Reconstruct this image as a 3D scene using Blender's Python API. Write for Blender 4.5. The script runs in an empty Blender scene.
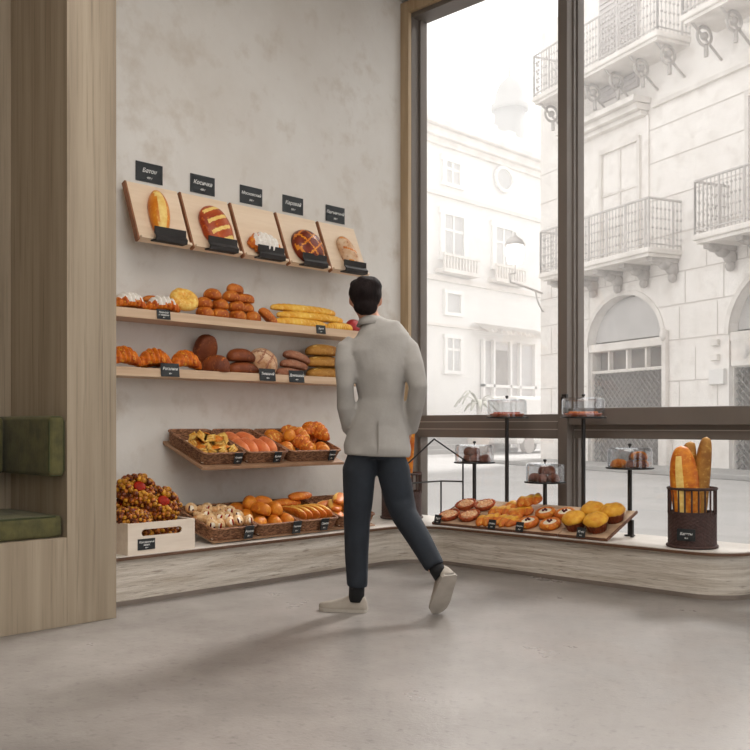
import bpy, bmesh, math, random
from mathutils import Vector, Matrix, Euler, noise as mnoise
PI = math.pi
rnd = random.Random(7)

# ------------------------------------------------------------------ camera, world, light, exposure
SC = bpy.context.scene
COL = SC.collection
FX, FY = -0.697, 0.717          # viewing direction in the room (x, y)
cam_d = bpy.data.cameras.new('camera'); cam = bpy.data.objects.new('camera', cam_d); COL.objects.link(cam)
cam.location = (0, 0, 1.0)
cam.rotation_euler = (PI/2, 0, math.atan2(-FX, FY))
cam_d.sensor_width = 36; cam_d.lens = 36*929/750
cam_d.shift_y = 50/750
cam_d.clip_end = 400
SC.camera = cam
SC.cycles.volume_bounces = 1; SC.cycles.transparent_max_bounces = 24

W = bpy.data.worlds.new('world'); SC.world = W; W.use_nodes = True
bg = W.node_tree.nodes['Background']
bg.inputs[0].default_value = (1.0, 0.992, 0.985, 1); bg.inputs[1].default_value = 1.65

def add_light(name, kind, loc, rot, energy, color, **kw):
    d = bpy.data.lights.new(name, kind); d.energy = energy; d.color = color
    for k, v in kw.items(): setattr(d, k, v)
    o = bpy.data.objects.new(name, d); COL.objects.link(o); o.location = loc; o.rotation_euler = rot
    return o
# low hazy sun, coming in through the street window over the roofs
sd = Vector((0.19*0.743, -0.98*0.743, -0.669)).normalized()
sun = add_light('sun', 'SUN', (0, 20, 20), (0, 0, 0), 6.5, (1.0, 0.975, 0.955), angle=math.radians(11))
sun.rotation_euler = sd.to_track_quat('-Z', 'Y').to_euler()
# broad soft fill lights added below the ceiling to brighten the room
add_light('fill_light_front', 'AREA', (-1.6, 2.2, 4.4), (0, 0, 0), 120, (1.0, 0.95, 0.89), shape='RECTANGLE', size=3.4, size_y=3.4)
add_light('fill_light_rear', 'AREA', (0.6, -0.8, 4.4), (0, 0, 0), 55, (1.0, 0.95, 0.89), shape='RECTANGLE', size=3.0, size_y=3.0)

vs = SC.view_settings
SC.display_settings.display_device = 'sRGB'
vs.view_transform = 'Standard'; vs.look = 'None'; vs.exposure = 0.0; vs.gamma = 1.0; vs.use_curve_mapping = False

# ------------------------------------------------------------------ materials
def S(r, g, b):
    f = lambda v: ((v/255+0.055)/1.055)**2.4 if v > 10 else v/255/12.92
    return (f(r), f(g), f(b), 1)

def mat(name, col, rough=0.6, col2=None, scale=(6, 6, 6), lo=0.35, hi=0.65, metal=0.0, bump=0.0, bscale=40, spec=0.5,
        detail=6, coord='Object', col3=None, scale3=(20, 20, 20), lo3=0.5, hi3=0.7, rough2=None, sheen=0):
    m = bpy.data.materials.new(name); m.use_nodes = True
    nt = m.node_tree; n = nt.nodes; L = nt.links
    b = n['Principled BSDF']
    b.inputs['Base Color'].default_value = col; b.inputs['Roughness'].default_value = rough
    b.inputs['Metallic'].default_value = metal; b.inputs['Specular IOR Level'].default_value = spec
    if sheen: b.inputs['Sheen Weight'].default_value = sheen
    tc = n.new('ShaderNodeTexCoord')
    def nz(sc, det=detail):
        mp = n.new('ShaderNodeMapping'); mp.inputs['Scale'].default_value = sc
        L.new(tc.outputs[coord], mp.inputs[0])
        t = n.new('ShaderNodeTexNoise'); t.inputs['Scale'].default_value = 1; t.inputs['Detail'].default_value = det
        t.inputs['Roughness'].default_value = 0.6
        L.new(mp.outputs[0], t.inputs['Vector']); return t
    def rng(src, a, z):
        r = n.new('ShaderNodeMapRange'); r.inputs[1].default_value = a; r.inputs[2].default_value = z
        L.new(src, r.inputs[0]); return r
    out = None
    if col2:
        t = nz(scale); r = rng(t.outputs['Fac'], lo, hi)
        x = n.new('ShaderNodeMixRGB'); x.inputs[1].default_value = col; x.inputs[2].default_value = col2
        L.new(r.outputs[0], x.inputs[0]); out = x.outputs[0]
        if rough2 is not None:
            rr = rng(t.outputs['Fac'], lo, hi); rr.inputs[3].default_value = rough; rr.inputs[4].default_value = rough2
            L.new(rr.outputs[0], b.inputs['Roughness'])
        if col3:
            t = nz(scale3); r = rng(t.outputs['Fac'], lo3, hi3)
            y = n.new('ShaderNodeMixRGB'); y.inputs[2].default_value = col3
            L.new(out, y.inputs[1]); L.new(r.outputs[0], y.inputs[0]); out = y.outputs[0]
        L.new(out, b.inputs['Base Color'])
    if bump:
        t = nz((bscale, bscale, bscale) if not isinstance(bscale, tuple) else bscale, 5)
        bp = n.new('ShaderNodeBump'); bp.inputs['Strength'].default_value = bump; bp.inputs['Distance'].default_value = 0.01
        L.new(t.outputs['Fac'], bp.inputs['Height']); L.new(bp.outputs[0], b.inputs['Normal'])
    return m

def glass_mat(name, tint, amount):
    m = bpy.data.materials.new(name); m.use_nodes = True
    nt = m.node_tree; n = nt.nodes; n.remove(n['Principled BSDF'])
    t = n.new('ShaderNodeBsdfTransparent'); t.inputs[0].default_value = tint
    g = n.new('ShaderNodeBsdfGlossy'); g.inputs['Roughness'].default_value = 0.02; g.inputs['Color'].default_value = (0.95, 0.97, 1, 1)
    f = n.new('ShaderNodeFresnel'); f.inputs[0].default_value = 1.45
    mu = n.new('ShaderNodeMath'); mu.operation = 'MULTIPLY'; mu.inputs[1].default_value = amount
    x = n.new('ShaderNodeMixShader')
    ge = n.new('ShaderNodeNewGeometry'); mr = n.new('ShaderNodeMapRange')      # same reflectance on both sides of the pane
    mr.inputs[3].default_value = 1.45; mr.inputs[4].default_value = 1/1.45
    nt.links.new(ge.outputs['Backfacing'], mr.inputs[0]); nt.links.new(mr.outputs[0], f.inputs[0])
    nt.links.new(f.outputs[0], mu.inputs[0]); nt.links.new(mu.outputs[0], x.inputs[0])
    nt.links.new(t.outputs[0], x.inputs[1]); nt.links.new(g.outputs[0], x.inputs[2])
    nt.links.new(x.outputs[0], n['Material Output'].inputs[0])
    return m

M = {}
M['plaster'] = mat('wall plaster', S(222, 219, 214), 0.9, S(208, 202, 194), (1.1, 1.1, 1.1), 0.3, 0.7, bump=0.35, bscale=9,
                   col3=S(198, 189, 178), scale3=(4.5, 4.5, 4.5), lo3=0.52, hi3=0.75)
M['ceil'] = mat('ceiling paint', S(214, 209, 202), 0.9, S(204, 199, 192), (1, 1, 1))
M['floor'] = mat('polished concrete', S(144, 138, 134), 0.26, S(112, 106, 101), (1.6, 1.6, 1.6), 0.32, 0.68, bump=0.12, bscale=60,
                 col3=S(96, 91, 87), scale3=(26, 26, 26), lo3=0.56, hi3=0.76, rough2=0.42, spec=0.75)
M['oak'] = mat('bleached oak veneer', S(164, 149, 128), 0.55, S(142, 127, 107), (14, 14, 0.5), 0.35, 0.65, bump=0.08, bscale=(90, 90, 3),
               col3=S(118, 103, 84), scale3=(48, 48, 1.1), lo3=0.55, hi3=0.75)
M['oak_trim'] = mat('oak window trim', S(186, 162, 130), 0.5, S(164, 140, 108), (20, 20, 1.2))
M['birch'] = mat('pale birch board', S(236, 214, 188), 0.55, S(220, 194, 164), (14, 1.2, 14), 0.3, 0.7)
M['birch_edge'] = mat('brown board edge', S(150, 98, 64), 0.6, S(126, 80, 50), (20, 3, 20))
M['shelf'] = mat('shelf wood', S(214, 186, 156), 0.55, S(192, 160, 130), (16, 1.2, 30), 0.3, 0.7)
M['plank'] = mat('brown plank', S(172, 136, 106), 0.6, S(146, 110, 82), (10, 1.5, 20))
M['tray'] = mat('tray board', S(206, 178, 148), 0.55, S(180, 150, 122), (2, 14, 14), col3=S(160, 130, 104), scale3=(3, 30, 30))
M['tray_edge'] = mat('tray edge', S(120, 78, 54), 0.6, S(96, 62, 44), (5, 20, 20))
M['crate'] = mat('whitewashed crate wood', S(232, 219, 204), 0.7, S(218, 203, 187), (20, 2, 20))
M['metal'] = mat('taupe window metal', S(116, 107, 100), 0.42, S(106, 98, 91), (1, 1, 0.5), spec=0.4)
M['metal_hi'] = mat('pale aluminium bead', S(176, 168, 160), 0.35)
M['black'] = mat('black metal', S(38, 35, 34), 0.45, S(30, 28, 27), (6, 6, 6))
M['blackcard'] = mat('chalkboard black', S(34, 38, 40), 0.55, S(26, 29, 31), (10, 10, 10))
M['holder'] = mat('black ledge metal', S(44, 40, 38), 0.75, S(34, 31, 30), (5, 5, 5))
M['chalk'] = mat('white chalk lettering', S(225, 225, 222), 0.9)
M['white_top'] = mat('white stone top', S(232, 226, 218), 0.35, S(216, 209, 200), (3, 3, 3))
M['edge_brown'] = mat('bronze edge strip', S(104, 74, 54), 0.4, S(88, 62, 46), (5, 5, 5))
M['toe'] = mat('plinth toe strip', S(128, 116, 106), 0.5, S(110, 100, 92), (3, 3, 8))
M['velvet'] = mat('olive velvet', S(90, 86, 48), 0.9, S(68, 65, 36), (14, 14, 14), bump=0.25, bscale=(90, 90, 14), sheen=0.08)
M['velvet_pipe'] = mat('olive piping', S(60, 66, 34), 0.85, S(50, 55, 28), (20, 20, 20))
M['wicker'] = mat('brown wicker', S(178, 128, 92), 0.75, S(96, 60, 40), (45, 45, 170), 0.38, 0.6, bump=0.6, bscale=120)
M['darkbasket'] = mat('dark brown wicker', S(74, 48, 42), 0.6, S(54, 34, 30), (60, 60, 60), bump=0.4, bscale=120)
M['glass'] = glass_mat('window glass', (0.99, 0.99, 0.985, 1), 0.8)
M['dome'] = glass_mat('cake dome glass', (0.94, 0.945, 0.95, 1), 1.6)
def travertine():
    m = mat('travertine', S(216, 208, 197), 0.5, S(176, 164, 149), (1.8, 1.8, 38), 0.35, 0.66, bump=0.6, bscale=(9, 9, 90),
            col3=S(140, 127, 113), scale3=(8, 8, 95), lo3=0.56, hi3=0.72)
    return m
M['trav'] = travertine()

def bread(name, a, b, c=None, sc=14, rough=0.5, bump=0.35, bs=45, lo=0.35, hi=0.65, sc3=40, lo3=0.55, hi3=0.7):
    return mat(name, S(*a), rough, S(*b), (sc, sc, sc), lo, hi, bump=bump, bscale=bs,
               col3=S(*c) if c else None, scale3=(sc3, sc3, sc3), lo3=lo3, hi3=hi3, spec=0.35)
M['gold'] = bread('golden crust', (226, 142, 38), (186, 88, 18), (238, 178, 70))
M['roll'] = bread('brown roll crust', (208, 120, 36), (156, 68, 18), (228, 158, 66), sc=9)
M['croi'] = bread('croissant crust', (232, 134, 30), (164, 60, 10), (246, 190, 76), sc=22)
M['yellow'] = bread('yellow baguette crust', (242, 196, 84), (222, 156, 44), (250, 216, 130), sc=12)
M['yellow_dark'] = bread('baked baguette edge', (196, 118, 36), (170, 92, 28), sc=12)
M['dark'] = bread('dark rye crust', (140, 72, 34), (98, 44, 20), (160, 92, 48), sc=9)
M['rustic'] = bread('floured rustic crust', (222, 196, 166), (190, 134, 88), (150, 84, 46), sc=9, rough=0.8)
M['rye'] = bread('floured brown crust', (178, 126, 98), (138, 86, 62), (204, 164, 138), sc=20, rough=0.8)
M['olive_crust'] = bread('yellow brown crust', (186, 134, 58), (140, 90, 34), (206, 162, 84), sc=(8), rough=0.6)
M['score'] = bread('pale scored crumb', (244, 214, 132), (230, 186, 96), sc=30)
M['batard'] = bread('glossy orange crust', (230, 148, 40), (196, 98, 22), (242, 180, 72), sc=10, rough=0.3)
M['redcrust'] = bread('reddish glazed crust', (190, 84, 30), (140, 46, 18), (214, 112, 44), sc=10, rough=0.3)
M['darkglaze'] = bread('dark glazed crust', (132, 50, 26), (84, 28, 18), sc=10, rough=0.3)
M['sugar'] = mat('powdered sugar', S(244, 240, 234), 0.95, S(222, 214, 204), (60, 60, 60))
M['pink'] = bread('salmon pink bun crust', (236, 142, 88), (206, 98, 52), (242, 172, 122), sc=8)
M['puff'] = bread('pale puff pastry', (246, 206, 108), (224, 152, 50), (250, 226, 150), sc=26)
M['horn'] = bread('pale horn pastry', (232, 196, 146), (200, 128, 66), (244, 222, 188), sc=26)
M['cream'] = mat('white cream', S(244, 234, 214), 0.5, S(232, 214, 184), (30, 30, 30))
M['berry'] = mat('red berry jam', S(170, 40, 12), 0.5, S(128, 24, 10), (60, 60, 60), spec=0.15)
M['darkberry'] = mat('dark berry jam', S(96, 22, 30), 0.2, S(66, 14, 24), (60, 60, 60))
M['nutty'] = bread('caramel nut pastry', (132, 58, 18), (64, 24, 10), (190, 112, 34), sc=30, bump=0.6, rough=0.35, lo3=0.5, hi3=0.62)
M['nutty_light'] = bread('yellow nut pastry', (214, 156, 40), (150, 84, 24), (96, 44, 14), sc=30, bump=0.6, rough=0.4)
M['muffin'] = bread('yellow muffin top', (238, 186, 66), (216, 142, 36), (120, 110, 40), sc=26, lo3=0.66, hi3=0.72)
M['muffin_case'] = bread('dark brown muffin side', (140, 66, 30), (104, 44, 22), sc=26)
M['tart'] = bread('tart crust', (200, 104, 56), (150, 62, 34), sc=26)
M['tart_fill'] = bread('pale pink tart filling', (248, 212, 166), (230, 158, 112), (252, 230, 200), sc=50)
M['danish'] = bread('orange danish crust', (224, 132, 44), (188, 88, 26), (238, 180, 76), sc=16)
M['choc'] = bread('chocolate brown crust', (144, 92, 76), (104, 60, 48), (170, 116, 96), sc=20)
M['redcase'] = bread('red tart slice', (190, 72, 34), (150, 42, 24), (226, 130, 70), sc=40)
M['redwrap'] = mat('red paper wrap', S(172, 26, 26), 0.4, S(140, 18, 20), (10, 10, 10))
M['skin'] = mat('skin', S(190, 138, 112), 0.5, S(178, 124, 98), (8, 8, 8))
M['hair'] = mat('dark brown hair', S(34, 25, 24), 0.8, S(22, 16, 16), (40, 40, 8), bump=0.5, bscale=(80, 80, 12), spec=0.15)
M['jacket'] = mat('light grey jacket cloth', S(166, 162, 157), 0.95, S(154, 150, 145), (5, 5, 5), bump=0.12, bscale=90, spec=0.1)
M['seam'] = mat('jacket seam', S(140, 135, 128), 0.9)
M['trousers'] = mat('navy trousers', S(34, 41, 50), 0.85, S(26, 31, 39), (6, 6, 6), bump=0.1, bscale=80)
M['shoe'] = mat('grey beige suede', S(160, 151, 140), 0.85, S(146, 137, 126), (12, 12, 12))
M['sole'] = mat('pale rubber sole', S(178, 170, 160), 0.7, S(164, 156, 146), (12, 12, 12))
M['sock'] = mat('black sock', S(22, 22, 24), 0.9)
# street
M['stone'] = mat('pale limestone', S(236, 231, 226), 0.9, S(224, 218, 212), (0.8, 0.8, 0.8), col3=S(214, 207, 200), scale3=(3, 3, 3))
M['stone_far'] = mat('white limestone', S(230, 227, 224), 0.9, S(220, 217, 213), (0.5, 0.5, 0.5))
M['tower_stone'] = mat('grey tower stone', S(150, 147, 144), 0.9, S(136, 133, 130), (0.6, 0.6, 0.6))
M['joint'] = mat('stone joint', S(196, 188, 181), 0.9)
M['cornice'] = mat('weathered cornice', S(226, 220, 214), 0.9, S(205, 198, 191), (2, 2, 2))
M['iron'] = mat('haze-paled iron', S(196, 190, 186), 0.7, S(178, 172, 168), (4, 4, 4))  # iron colour lightened to stand in for the street haze
M['iron_dark'] = mat('haze-paled bracket', S(182, 175, 170), 0.8, S(158, 151, 146), (6, 6, 6))  # paled like the railings, haze put into the colour
M['grille'] = mat('grey iron grille', S(128, 122, 117), 0.7, S(112, 106, 101), (4, 4, 4))
M['shutter'] = mat('haze-paled shutter', S(196, 189, 186), 0.8, S(180, 173, 171), (12, 12, 1))  # washed-out tone is street haze painted into the shutter colour
M['pane'] = mat('hazy window pane', S(194, 190, 188), 0.35, S(178, 175, 173), (1, 1, 1))
M['pane_far'] = mat('far window pane', S(196, 194, 192), 0.5, S(182, 180, 178), (1, 1, 1))
M['frame_far'] = mat('far window frame', S(232, 229, 226), 0.7)
M['darkopen'] = mat('shop interior grey', S(150, 143, 138), 0.9, S(128, 121, 116), (1.5, 1.5, 1.5))
M['street'] = mat('pale street paving', S(176, 173, 171), 0.8, S(164, 161, 158), (0.5, 0.5, 0.5), bump=0.1, bscale=10)
M['kerb'] = mat('kerb stone', S(160, 157, 154), 0.8, S(150, 147, 144), (2, 2, 2))
M['palm'] = mat('haze-paled palm leaf', S(186, 184, 172), 0.7, S(168, 166, 154), (6, 6, 6))  # leaf green greyed out to carry the haze
M['pot'] = mat('pale terracotta', S(222, 214, 206), 0.8, S(206, 197, 188), (6, 6, 6))
mb = bpy.data.materials.new('lit lamp globe'); mb.use_nodes = True
mb.node_tree.nodes['Principled BSDF'].inputs['Emission Color'].default_value = (1, 0.98, 0.95, 1)
mb.node_tree.nodes['Principled BSDF'].inputs['Emission Strength'].default_value = 2.0
M['globe'] = mb

# ------------------------------------------------------------------ helpers
def mesh_of(name, bm, mats, smooth=False):
    me = bpy.data.meshes.new(name); bm.normal_update(); bm.to_mesh(me); bm.free()
    for m in (mats if isinstance(mats, (list, tuple)) else [mats]): me.materials.append(M[m])
    if smooth: me.polygons.foreach_set('use_smooth', [True]*len(me.polygons))
    return me
def obj(name, bm, mats, parent=None, smooth=False, mtx=None, label=None):
    me = bm if isinstance(bm, bpy.types.Mesh) else mesh_of(name, bm, mats, smooth)
    o = bpy.data.objects.new(name, me); COL.objects.link(o)
    if parent: o.parent = parent
    if mtx is not None: o.matrix_basis = mtx
    if label: o['label'] = label
    return o
def tag(o, label, cat, group=None):
    o['label'] = label; o['category'] = cat
    if group: o['group'] = group
    return o
def thing(name, label, cat, mtx=None, group=None):
    o = bpy.data.objects.new(name, None); o.empty_display_size = 0.05; COL.objects.link(o)
    if mtx is not None: o.matrix_basis = mtx
    return tag(o, label, cat, group)
def struct(o): o['kind'] = 'structure'; return o
def TR(x, y, z, rx=0, ry=0, rz=0, s=1):
    m = Matrix.Translation((x, y, z)) @ Euler((rx, ry, rz)).to_matrix().to_4x4()
    if s != 1: m = m @ (Matrix.Scale(s, 4) if not isinstance(s, tuple) else Matrix.Diagonal((*s, 1)))
    return m

def box(bm, x0, x1, y0, y1, z0, z1, bev=0, mi=0, mtx=None):
    r = bmesh.ops.create_cube(bm, size=1)
    vs_ = r['verts']
    for v in vs_:
        v.co = Vector(((x0+x1)/2+v.co.x*(x1-x0), (y0+y1)/2+v.co.y*(y1-y0), (z0+z1)/2+v.co.z*(z1-z0)))
    fs = list({f for v in vs_ for f in v.link_faces})
    if bev:
        es = list({e for v in vs_ for e in v.link_edges})
        rb = bmesh.ops.bevel(bm, geom=es, offset=bev, segments=2, affect='EDGES', profile=0.5)
        fs = list(set(rb['faces']) | {f for f in fs if f.is_valid})
        vs_ = list({v for f in fs for v in f.verts})
    for f in fs: f.material_index = mi
    if mtx is not None: bmesh.ops.transform(bm, matrix=mtx, verts=vs_)
    return vs_
def cyl(bm, p, q, r, seg=12, r2=None, mi=0):
    p, q = Vector(p), Vector(q); d = q-p
    m = Matrix.Translation((p+q)/2) @ d.to_track_quat('Z', 'Y').to_matrix().to_4x4()
    res = bmesh.ops.create_cone(bm, cap_ends=True, segments=seg, radius1=r, radius2=r if r2 is None else r2, depth=d.length, matrix=m)
    for f in {f for v in res['verts'] for f in v.link_faces}: f.material_index = mi
    return res['verts']
def ball(bm, c, r, seg=10, mi=0):
    s = r if isinstance(r, tuple) else (r, r, r)
    res = bmesh.ops.create_uvsphere(bm, u_segments=seg, v_segments=max(5, seg*2//3), radius=1, matrix=Matrix.Translation(c) @ Matrix.Diagonal((*s, 1)))
    for f in {f for v in res['verts'] for f in v.link_faces}: f.material_index = mi; f.smooth = True
    return res['verts']
def loft(bm, rings, cap=True, mi=0, closed=False):
    R = [[bm.verts.new(p) for p in r] for r in rings]
    n = len(R[0]); prs = list(zip(R[:-1], R[1:]))
    if closed: prs.append((R[-1], R[0]))
    for a, b in prs:
        for i in range(n):
            f = bm.faces.new((a[i], a[(i+1) % n], b[(i+1) % n], b[i])); f.material_index = mi; f.smooth = True
    if cap and not closed:
        f = bm.faces.new(list(reversed(R[0]))); f.material_index = mi
        f = bm.faces.new(R[-1]); f.material_index = mi
    return R
def tube(bm, pts, radii, seg=16, side=(1, 0, 0), mi=0, cap=True):
    """elliptical tube; radii are r or (along side, across)"""
    pts = [Vector(p) for p in pts]; rings = []
    for i, p in enumerate(pts):
        t = (pts[min(i+1, len(pts)-1)]-pts[max(i-1, 0)]).normalized()
        s = Vector(side); s = (s-t*s.dot(t)).normalized(); u = t.cross(s)
        r = radii[i] if isinstance(radii, (list, tuple)) else radii
        a, b = r if isinstance(r, (tuple, list)) else (r, r)
        rings.append([p+s*(a*math.cos(2*PI*k/seg))+u*(b*math.sin(2*PI*k/seg)) for k in range(seg)])
    return loft(bm, rings, cap, mi)
def lathe(bm, prof, seg=24, mi=0, cap=False, flute=0, nfl=0, z_fl=None):
    rings = []
    for r, z in prof:
        ring = []
        for k in range(seg):
            a = 2*PI*k/seg
            rr = r
            if flute and (z_fl is None or z_fl[0] <= z <= z_fl[1]): rr = r*(1+flute*math.cos(nfl*a))
            ring.append(Vector((rr*math.cos(a), rr*math.sin(a), z)))
        rings.append(ring)
    return loft(bm, rings, cap, mi)

def text_mesh(body, size, font_name='lettering'):
    cu = bpy.data.curves.new(font_name, 'FONT'); cu.body = body; cu.size = size
    cu.align_x = 'CENTER'; cu.align_y = 'CENTER'; cu.extrude = 0.0004; cu.space_line = 0.85; cu.offset = size*0.012; cu.shear = 0.25
    o = bpy.data.objects.new('t', cu); COL.objects.link(o)
    dg = bpy.context.evaluated_depsgraph_get(); dg.update()
    me = bpy.data.meshes.new_from_object(o.evaluated_get(dg))
    bpy.data.objects.remove(o); bpy.data.curves.remove(cu)
    me.materials.clear(); me.materials.append(M['chalk'])
    return me

def card(mtx, w, h, lines, label, group=None, name='price_tag', t=0.004):
    """black chalk card; local x = reading direction, local y = up, z = out of the card"""
    root = thing(name, label, 'price tag', mtx, group)
    bm = bmesh.new(); box(bm, -w/2, w/2, -h/2, h/2, 0, t, bev=0.0012)
    obj('card', bm, 'blackcard', root)
    n = len(lines); ys = {2: (0.08, -0.27), 3: (0.2, -0.06, -0.32)}[n]
    for i, ln in enumerate(lines):
        last = i == n-1
        sz = h*(0.15 if last else (0.3 if n == 2 else 0.24))
        if not last: sz = min(sz, w*1.45/len(ln))
        obj('lettering', text_mesh(ln, sz), None, root, mtx=Matrix.Translation((0, h*ys[i], t+0.0004)))
    return root
# card orientations
def face_px(x, y, z, tilt=0):      # card on the left wall side, facing +x
    m = Matrix(((0, 0, 1), (1, 0, 0), (0, 1, 0))).to_4x4()
    return Matrix.Translation((x, y, z)) @ Matrix.Rotation(-tilt, 4, 'Y') @ m
def face_ny(x, y, z, tilt=0):      # facing -y (towards the room from the window)
    m = Matrix(((1, 0, 0), (0, 0, -1), (0, 1, 0))).to_4x4()
    return Matrix.Translation((x, y, z)) @ Matrix.Rotation(-tilt, 4, 'X') @ m

# ------------------------------------------------------------------ bread shapes (x = length)
def fbm(p, s, seed=0): return mnoise.noise(Vector(p)*s+Vector((seed*7.3, seed*3.1, seed)))
def loaf(L, Wd, H, n=28, seg=16, bend=0.0, ridges=0, ridge=0.0, flat=0.35, arch=0.0, tip=0.12, pw=0.5, rough=0.02, seed=0, scores=(), score_mi=1, cross=False, twist=0.0):
    bm = bmesh.new(); rings = []; H = H*1.4
    for i in range(n+1):
        t = i/n; u = 2*t-1
        e = max(1e-4, 1-abs(u)**2.6)**pw
        e = max(e, tip*0.2)
        x = u*L/2; cy = -bend*(u*u)*L
        ang = -math.atan2(2*bend*u*2*L/2, L)*1.0
        rg = 1+ridge*(abs(math.sin(PI*ridges*t))-0.6) if ridges else 1
        ring = []
        for k in range(seg):
            a = 2*PI*k/seg+twist*u
            yy = math.cos(a)*Wd/2*e*rg; zz = math.sin(a)*H/2*e*rg
            if zz < -H/2*flat: zz = -H/2*flat-(abs(zz)-H/2*flat)*0.15
            d = 1+rough*6*fbm((x, yy, zz), 18/max(L, 0.12)*0.13, seed)
            yy *= d; zz *= d if zz > 0 else 1
            ring.append(Vector((x+yy*math.sin(-ang)*0.8, cy+yy*math.cos(ang), zz+H/2*flat+arch*(1-u*u))))
        rings.append(ring)
    loft(bm, rings)
    if scores:
        for f in bm.faces:
            c = f.calc_center_median(); u = c.x/(L/2)
            if c.z < H*0.30: continue
            for (kind, a, b) in scores:
                hit = False
                if kind == 'diag':      # slanted slashes
                    for j in range(int(a)):
                        cx0 = -0.75+1.5*j/(max(1, a-1))
                        if abs(u-cx0-0.5*c.y/(Wd/2)*b[1]) < b[0] and abs(c.y) < Wd*0.34: hit = True
                elif kind == 'long':
                    if abs(c.y-a*Wd/2) < b*Wd/2 and abs(u) < 0.8: hit = True
                if hit:
                    f.material_index = score_mi
    return bm

def crossed_boule(R, H, lines=3, wid=0.09):
    bm = bmesh.new()
    prof = []; n = 26
    for i in range(n+1):
        a = PI/2*i/n*1.0
        prof.append((R*math.cos(a)**0.8 if i < n else 0.001, H*math.sin(a)))
    prof = [(R*0.8, 0.0), (R*0.97, H*0.05)]+prof[1:]
    lathe(bm, prof, 48)
    for f in bm.faces:
        c = f.calc_center_median(); x, y = c.x/R, c.y/R
        if c.z < H*0.3: continue
        for k in range(lines):
            o = (k-(lines-1)/2)*0.55
            if abs(x*0.8+y*0.6-o) < wid or abs(-x*0.6+y*0.8-o) < wid: f.material_index = 1
    return bm

BREAD = {}
def proto(key, builder, mats, smooth=True):
    BREAD[key] = mesh_of(key, builder, mats, smooth)
proto('croissant', loaf(0.225, 0.115, 0.085, n=54, seg=20, bend=0.08, arch=0.032, ridges=7, ridge=0.34, tip=1.2, pw=0.7, seed=1), ['croi'])
proto('round_roll', loaf(0.115, 0.10, 0.068, n=18, seg=18, pw=0.5, seed=2), ['roll'])
proto('long_roll', loaf(0.17, 0.075, 0.065, n=22, pw=0.5, seed=3), ['roll'])
proto('yellow_baguette', loaf(0.60, 0.085, 0.062, n=60, pw=0.36, seed=4, ridges=13, ridge=0.12), ['yellow', 'score'])
proto('brown_loaf', loaf(0.26, 0.13, 0.11, n=36, seg=20, pw=0.45, seed=5, scores=[('diag', 4, (0.03, 0.3))]), ['dark', 'roll'])
proto('dark_loaf', loaf(0.24, 0.13, 0.085, n=30, seg=20, pw=0.45, seed=6, rough=0.03), ['dark'])
proto('rustic_loaf', crossed_boule(0.115, 0.105, 2, 0.06), ['rustic', 'rye'])
proto('flat_rye_loaf', loaf(0.24, 0.12, 0.062, n=28, seg=18, pw=0.45, seed=8), ['rye'])
proto('wide_loaf', loaf(0.36, 0.17, 0.085, n=48, seg=28, pw=0.5, seed=9, scores=[('long', -0.3, 0.14), ('long', 0.3, 0.14)]), ['olive_crust', 'score'])
proto('batard', loaf(0.27, 0.105, 0.09, n=44, seg=24, pw=0.6, seed=10, scores=[('long', 0.18, 0.34)]), ['batard', 'score'])
proto('slashed_loaf', loaf(0.25, 0.185, 0.10, n=60, seg=44, pw=0.5, seed=11, scores=[('diag', 4, (0.085, -0.35))]), ['redcrust', 'score'])
proto('crossed_loaf', crossed_boule(0.10, 0.075, 4, 0.045), ['darkglaze', 'batard'])
proto('pale_oval_loaf', loaf(0.23, 0.125, 0.08, n=44, seg=28, pw=0.55, seed=12, scores=[('diag', 3, (0.06, 0.6))]), ['rustic', 'gold'])
proto('pink_bun', loaf(0.20, 0.085, 0.075, n=26, seg=18, pw=0.5, seed=13), ['pink'])
proto('golden_bun', loaf(0.15, 0.095, 0.075, n=24, seg=18, pw=0.5, seed=14), ['gold'])
proto('seed_pastry', loaf(0.19, 0.11, 0.075, n=40, seg=22, pw=0.6, seed=15, rough=0.06, ridges=4, ridge=0.2, scores=[('diag', 4, (0.05, 0.8))]), ['danish', 'puff'])
proto('flat_slice', loaf(0.25, 0.10, 0.038, n=34, seg=18, pw=0.5, seed=16, flat=0.8, scores=[('long', 0.75, 0.3)]), ['danish', 'puff'])
proto('choc_roll', loaf(0.095, 0.07, 0.06, n=18, seg=14, pw=0.5, seed=17), ['choc'])
def b_danish():
    bm = loaf(0.20, 0.12, 0.06, n=44, seg=24, pw=0.55, seed=18, rough=0.05, ridges=3, ridge=0.3, scores=[('long', 0.1, 0.28)])
    return bm
proto('danish', b_danish(), ['danish', 'muffin'])
# croissant dusted with sugar: material by the direction of the crust is avoided, the sugar is a crumbly cap of its own faces
def b_sugar():
    bm = loaf(0.235, 0.125, 0.085, n=56, seg=26, bend=0.08, arch=0.02, ridges=7, ridge=0.35, tip=1.2, pw=0.7, seed=19)
    for f in bm.faces:
        c = f.calc_center_median()
        if c.z > 0.058+0.04*fbm(c, 30, 4) and abs(c.x) < 0.085: f.material_index = 1
    return bm
proto('sugar_croissant', b_sugar(), ['croi', 'sugar'])
def b_ring(R=0.085, r=0.042):
    bm = bmesh.new(); rings = []
    for i in range(40):
        a = 2*PI*i/40; rings.append([])
        for k in range(16):
            b = 2*PI*k/16; q = r*(1+0.12*fbm((math.cos(a), math.sin(a), b), 2.2, 5))
            rings[-1].append(Vector(((R+q*math.cos(b))*math.cos(a), (R+q*math.cos(b))*math.sin(a), r*0.8+q*0.85*math.sin(b))))
    loft(bm, rings, closed=True)
    bmesh.ops.recalc_face_normals(bm, faces=bm.faces)
    return bm
proto('ring_loaf', b_ring(0.058, 0.052), ['puff'])
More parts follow.
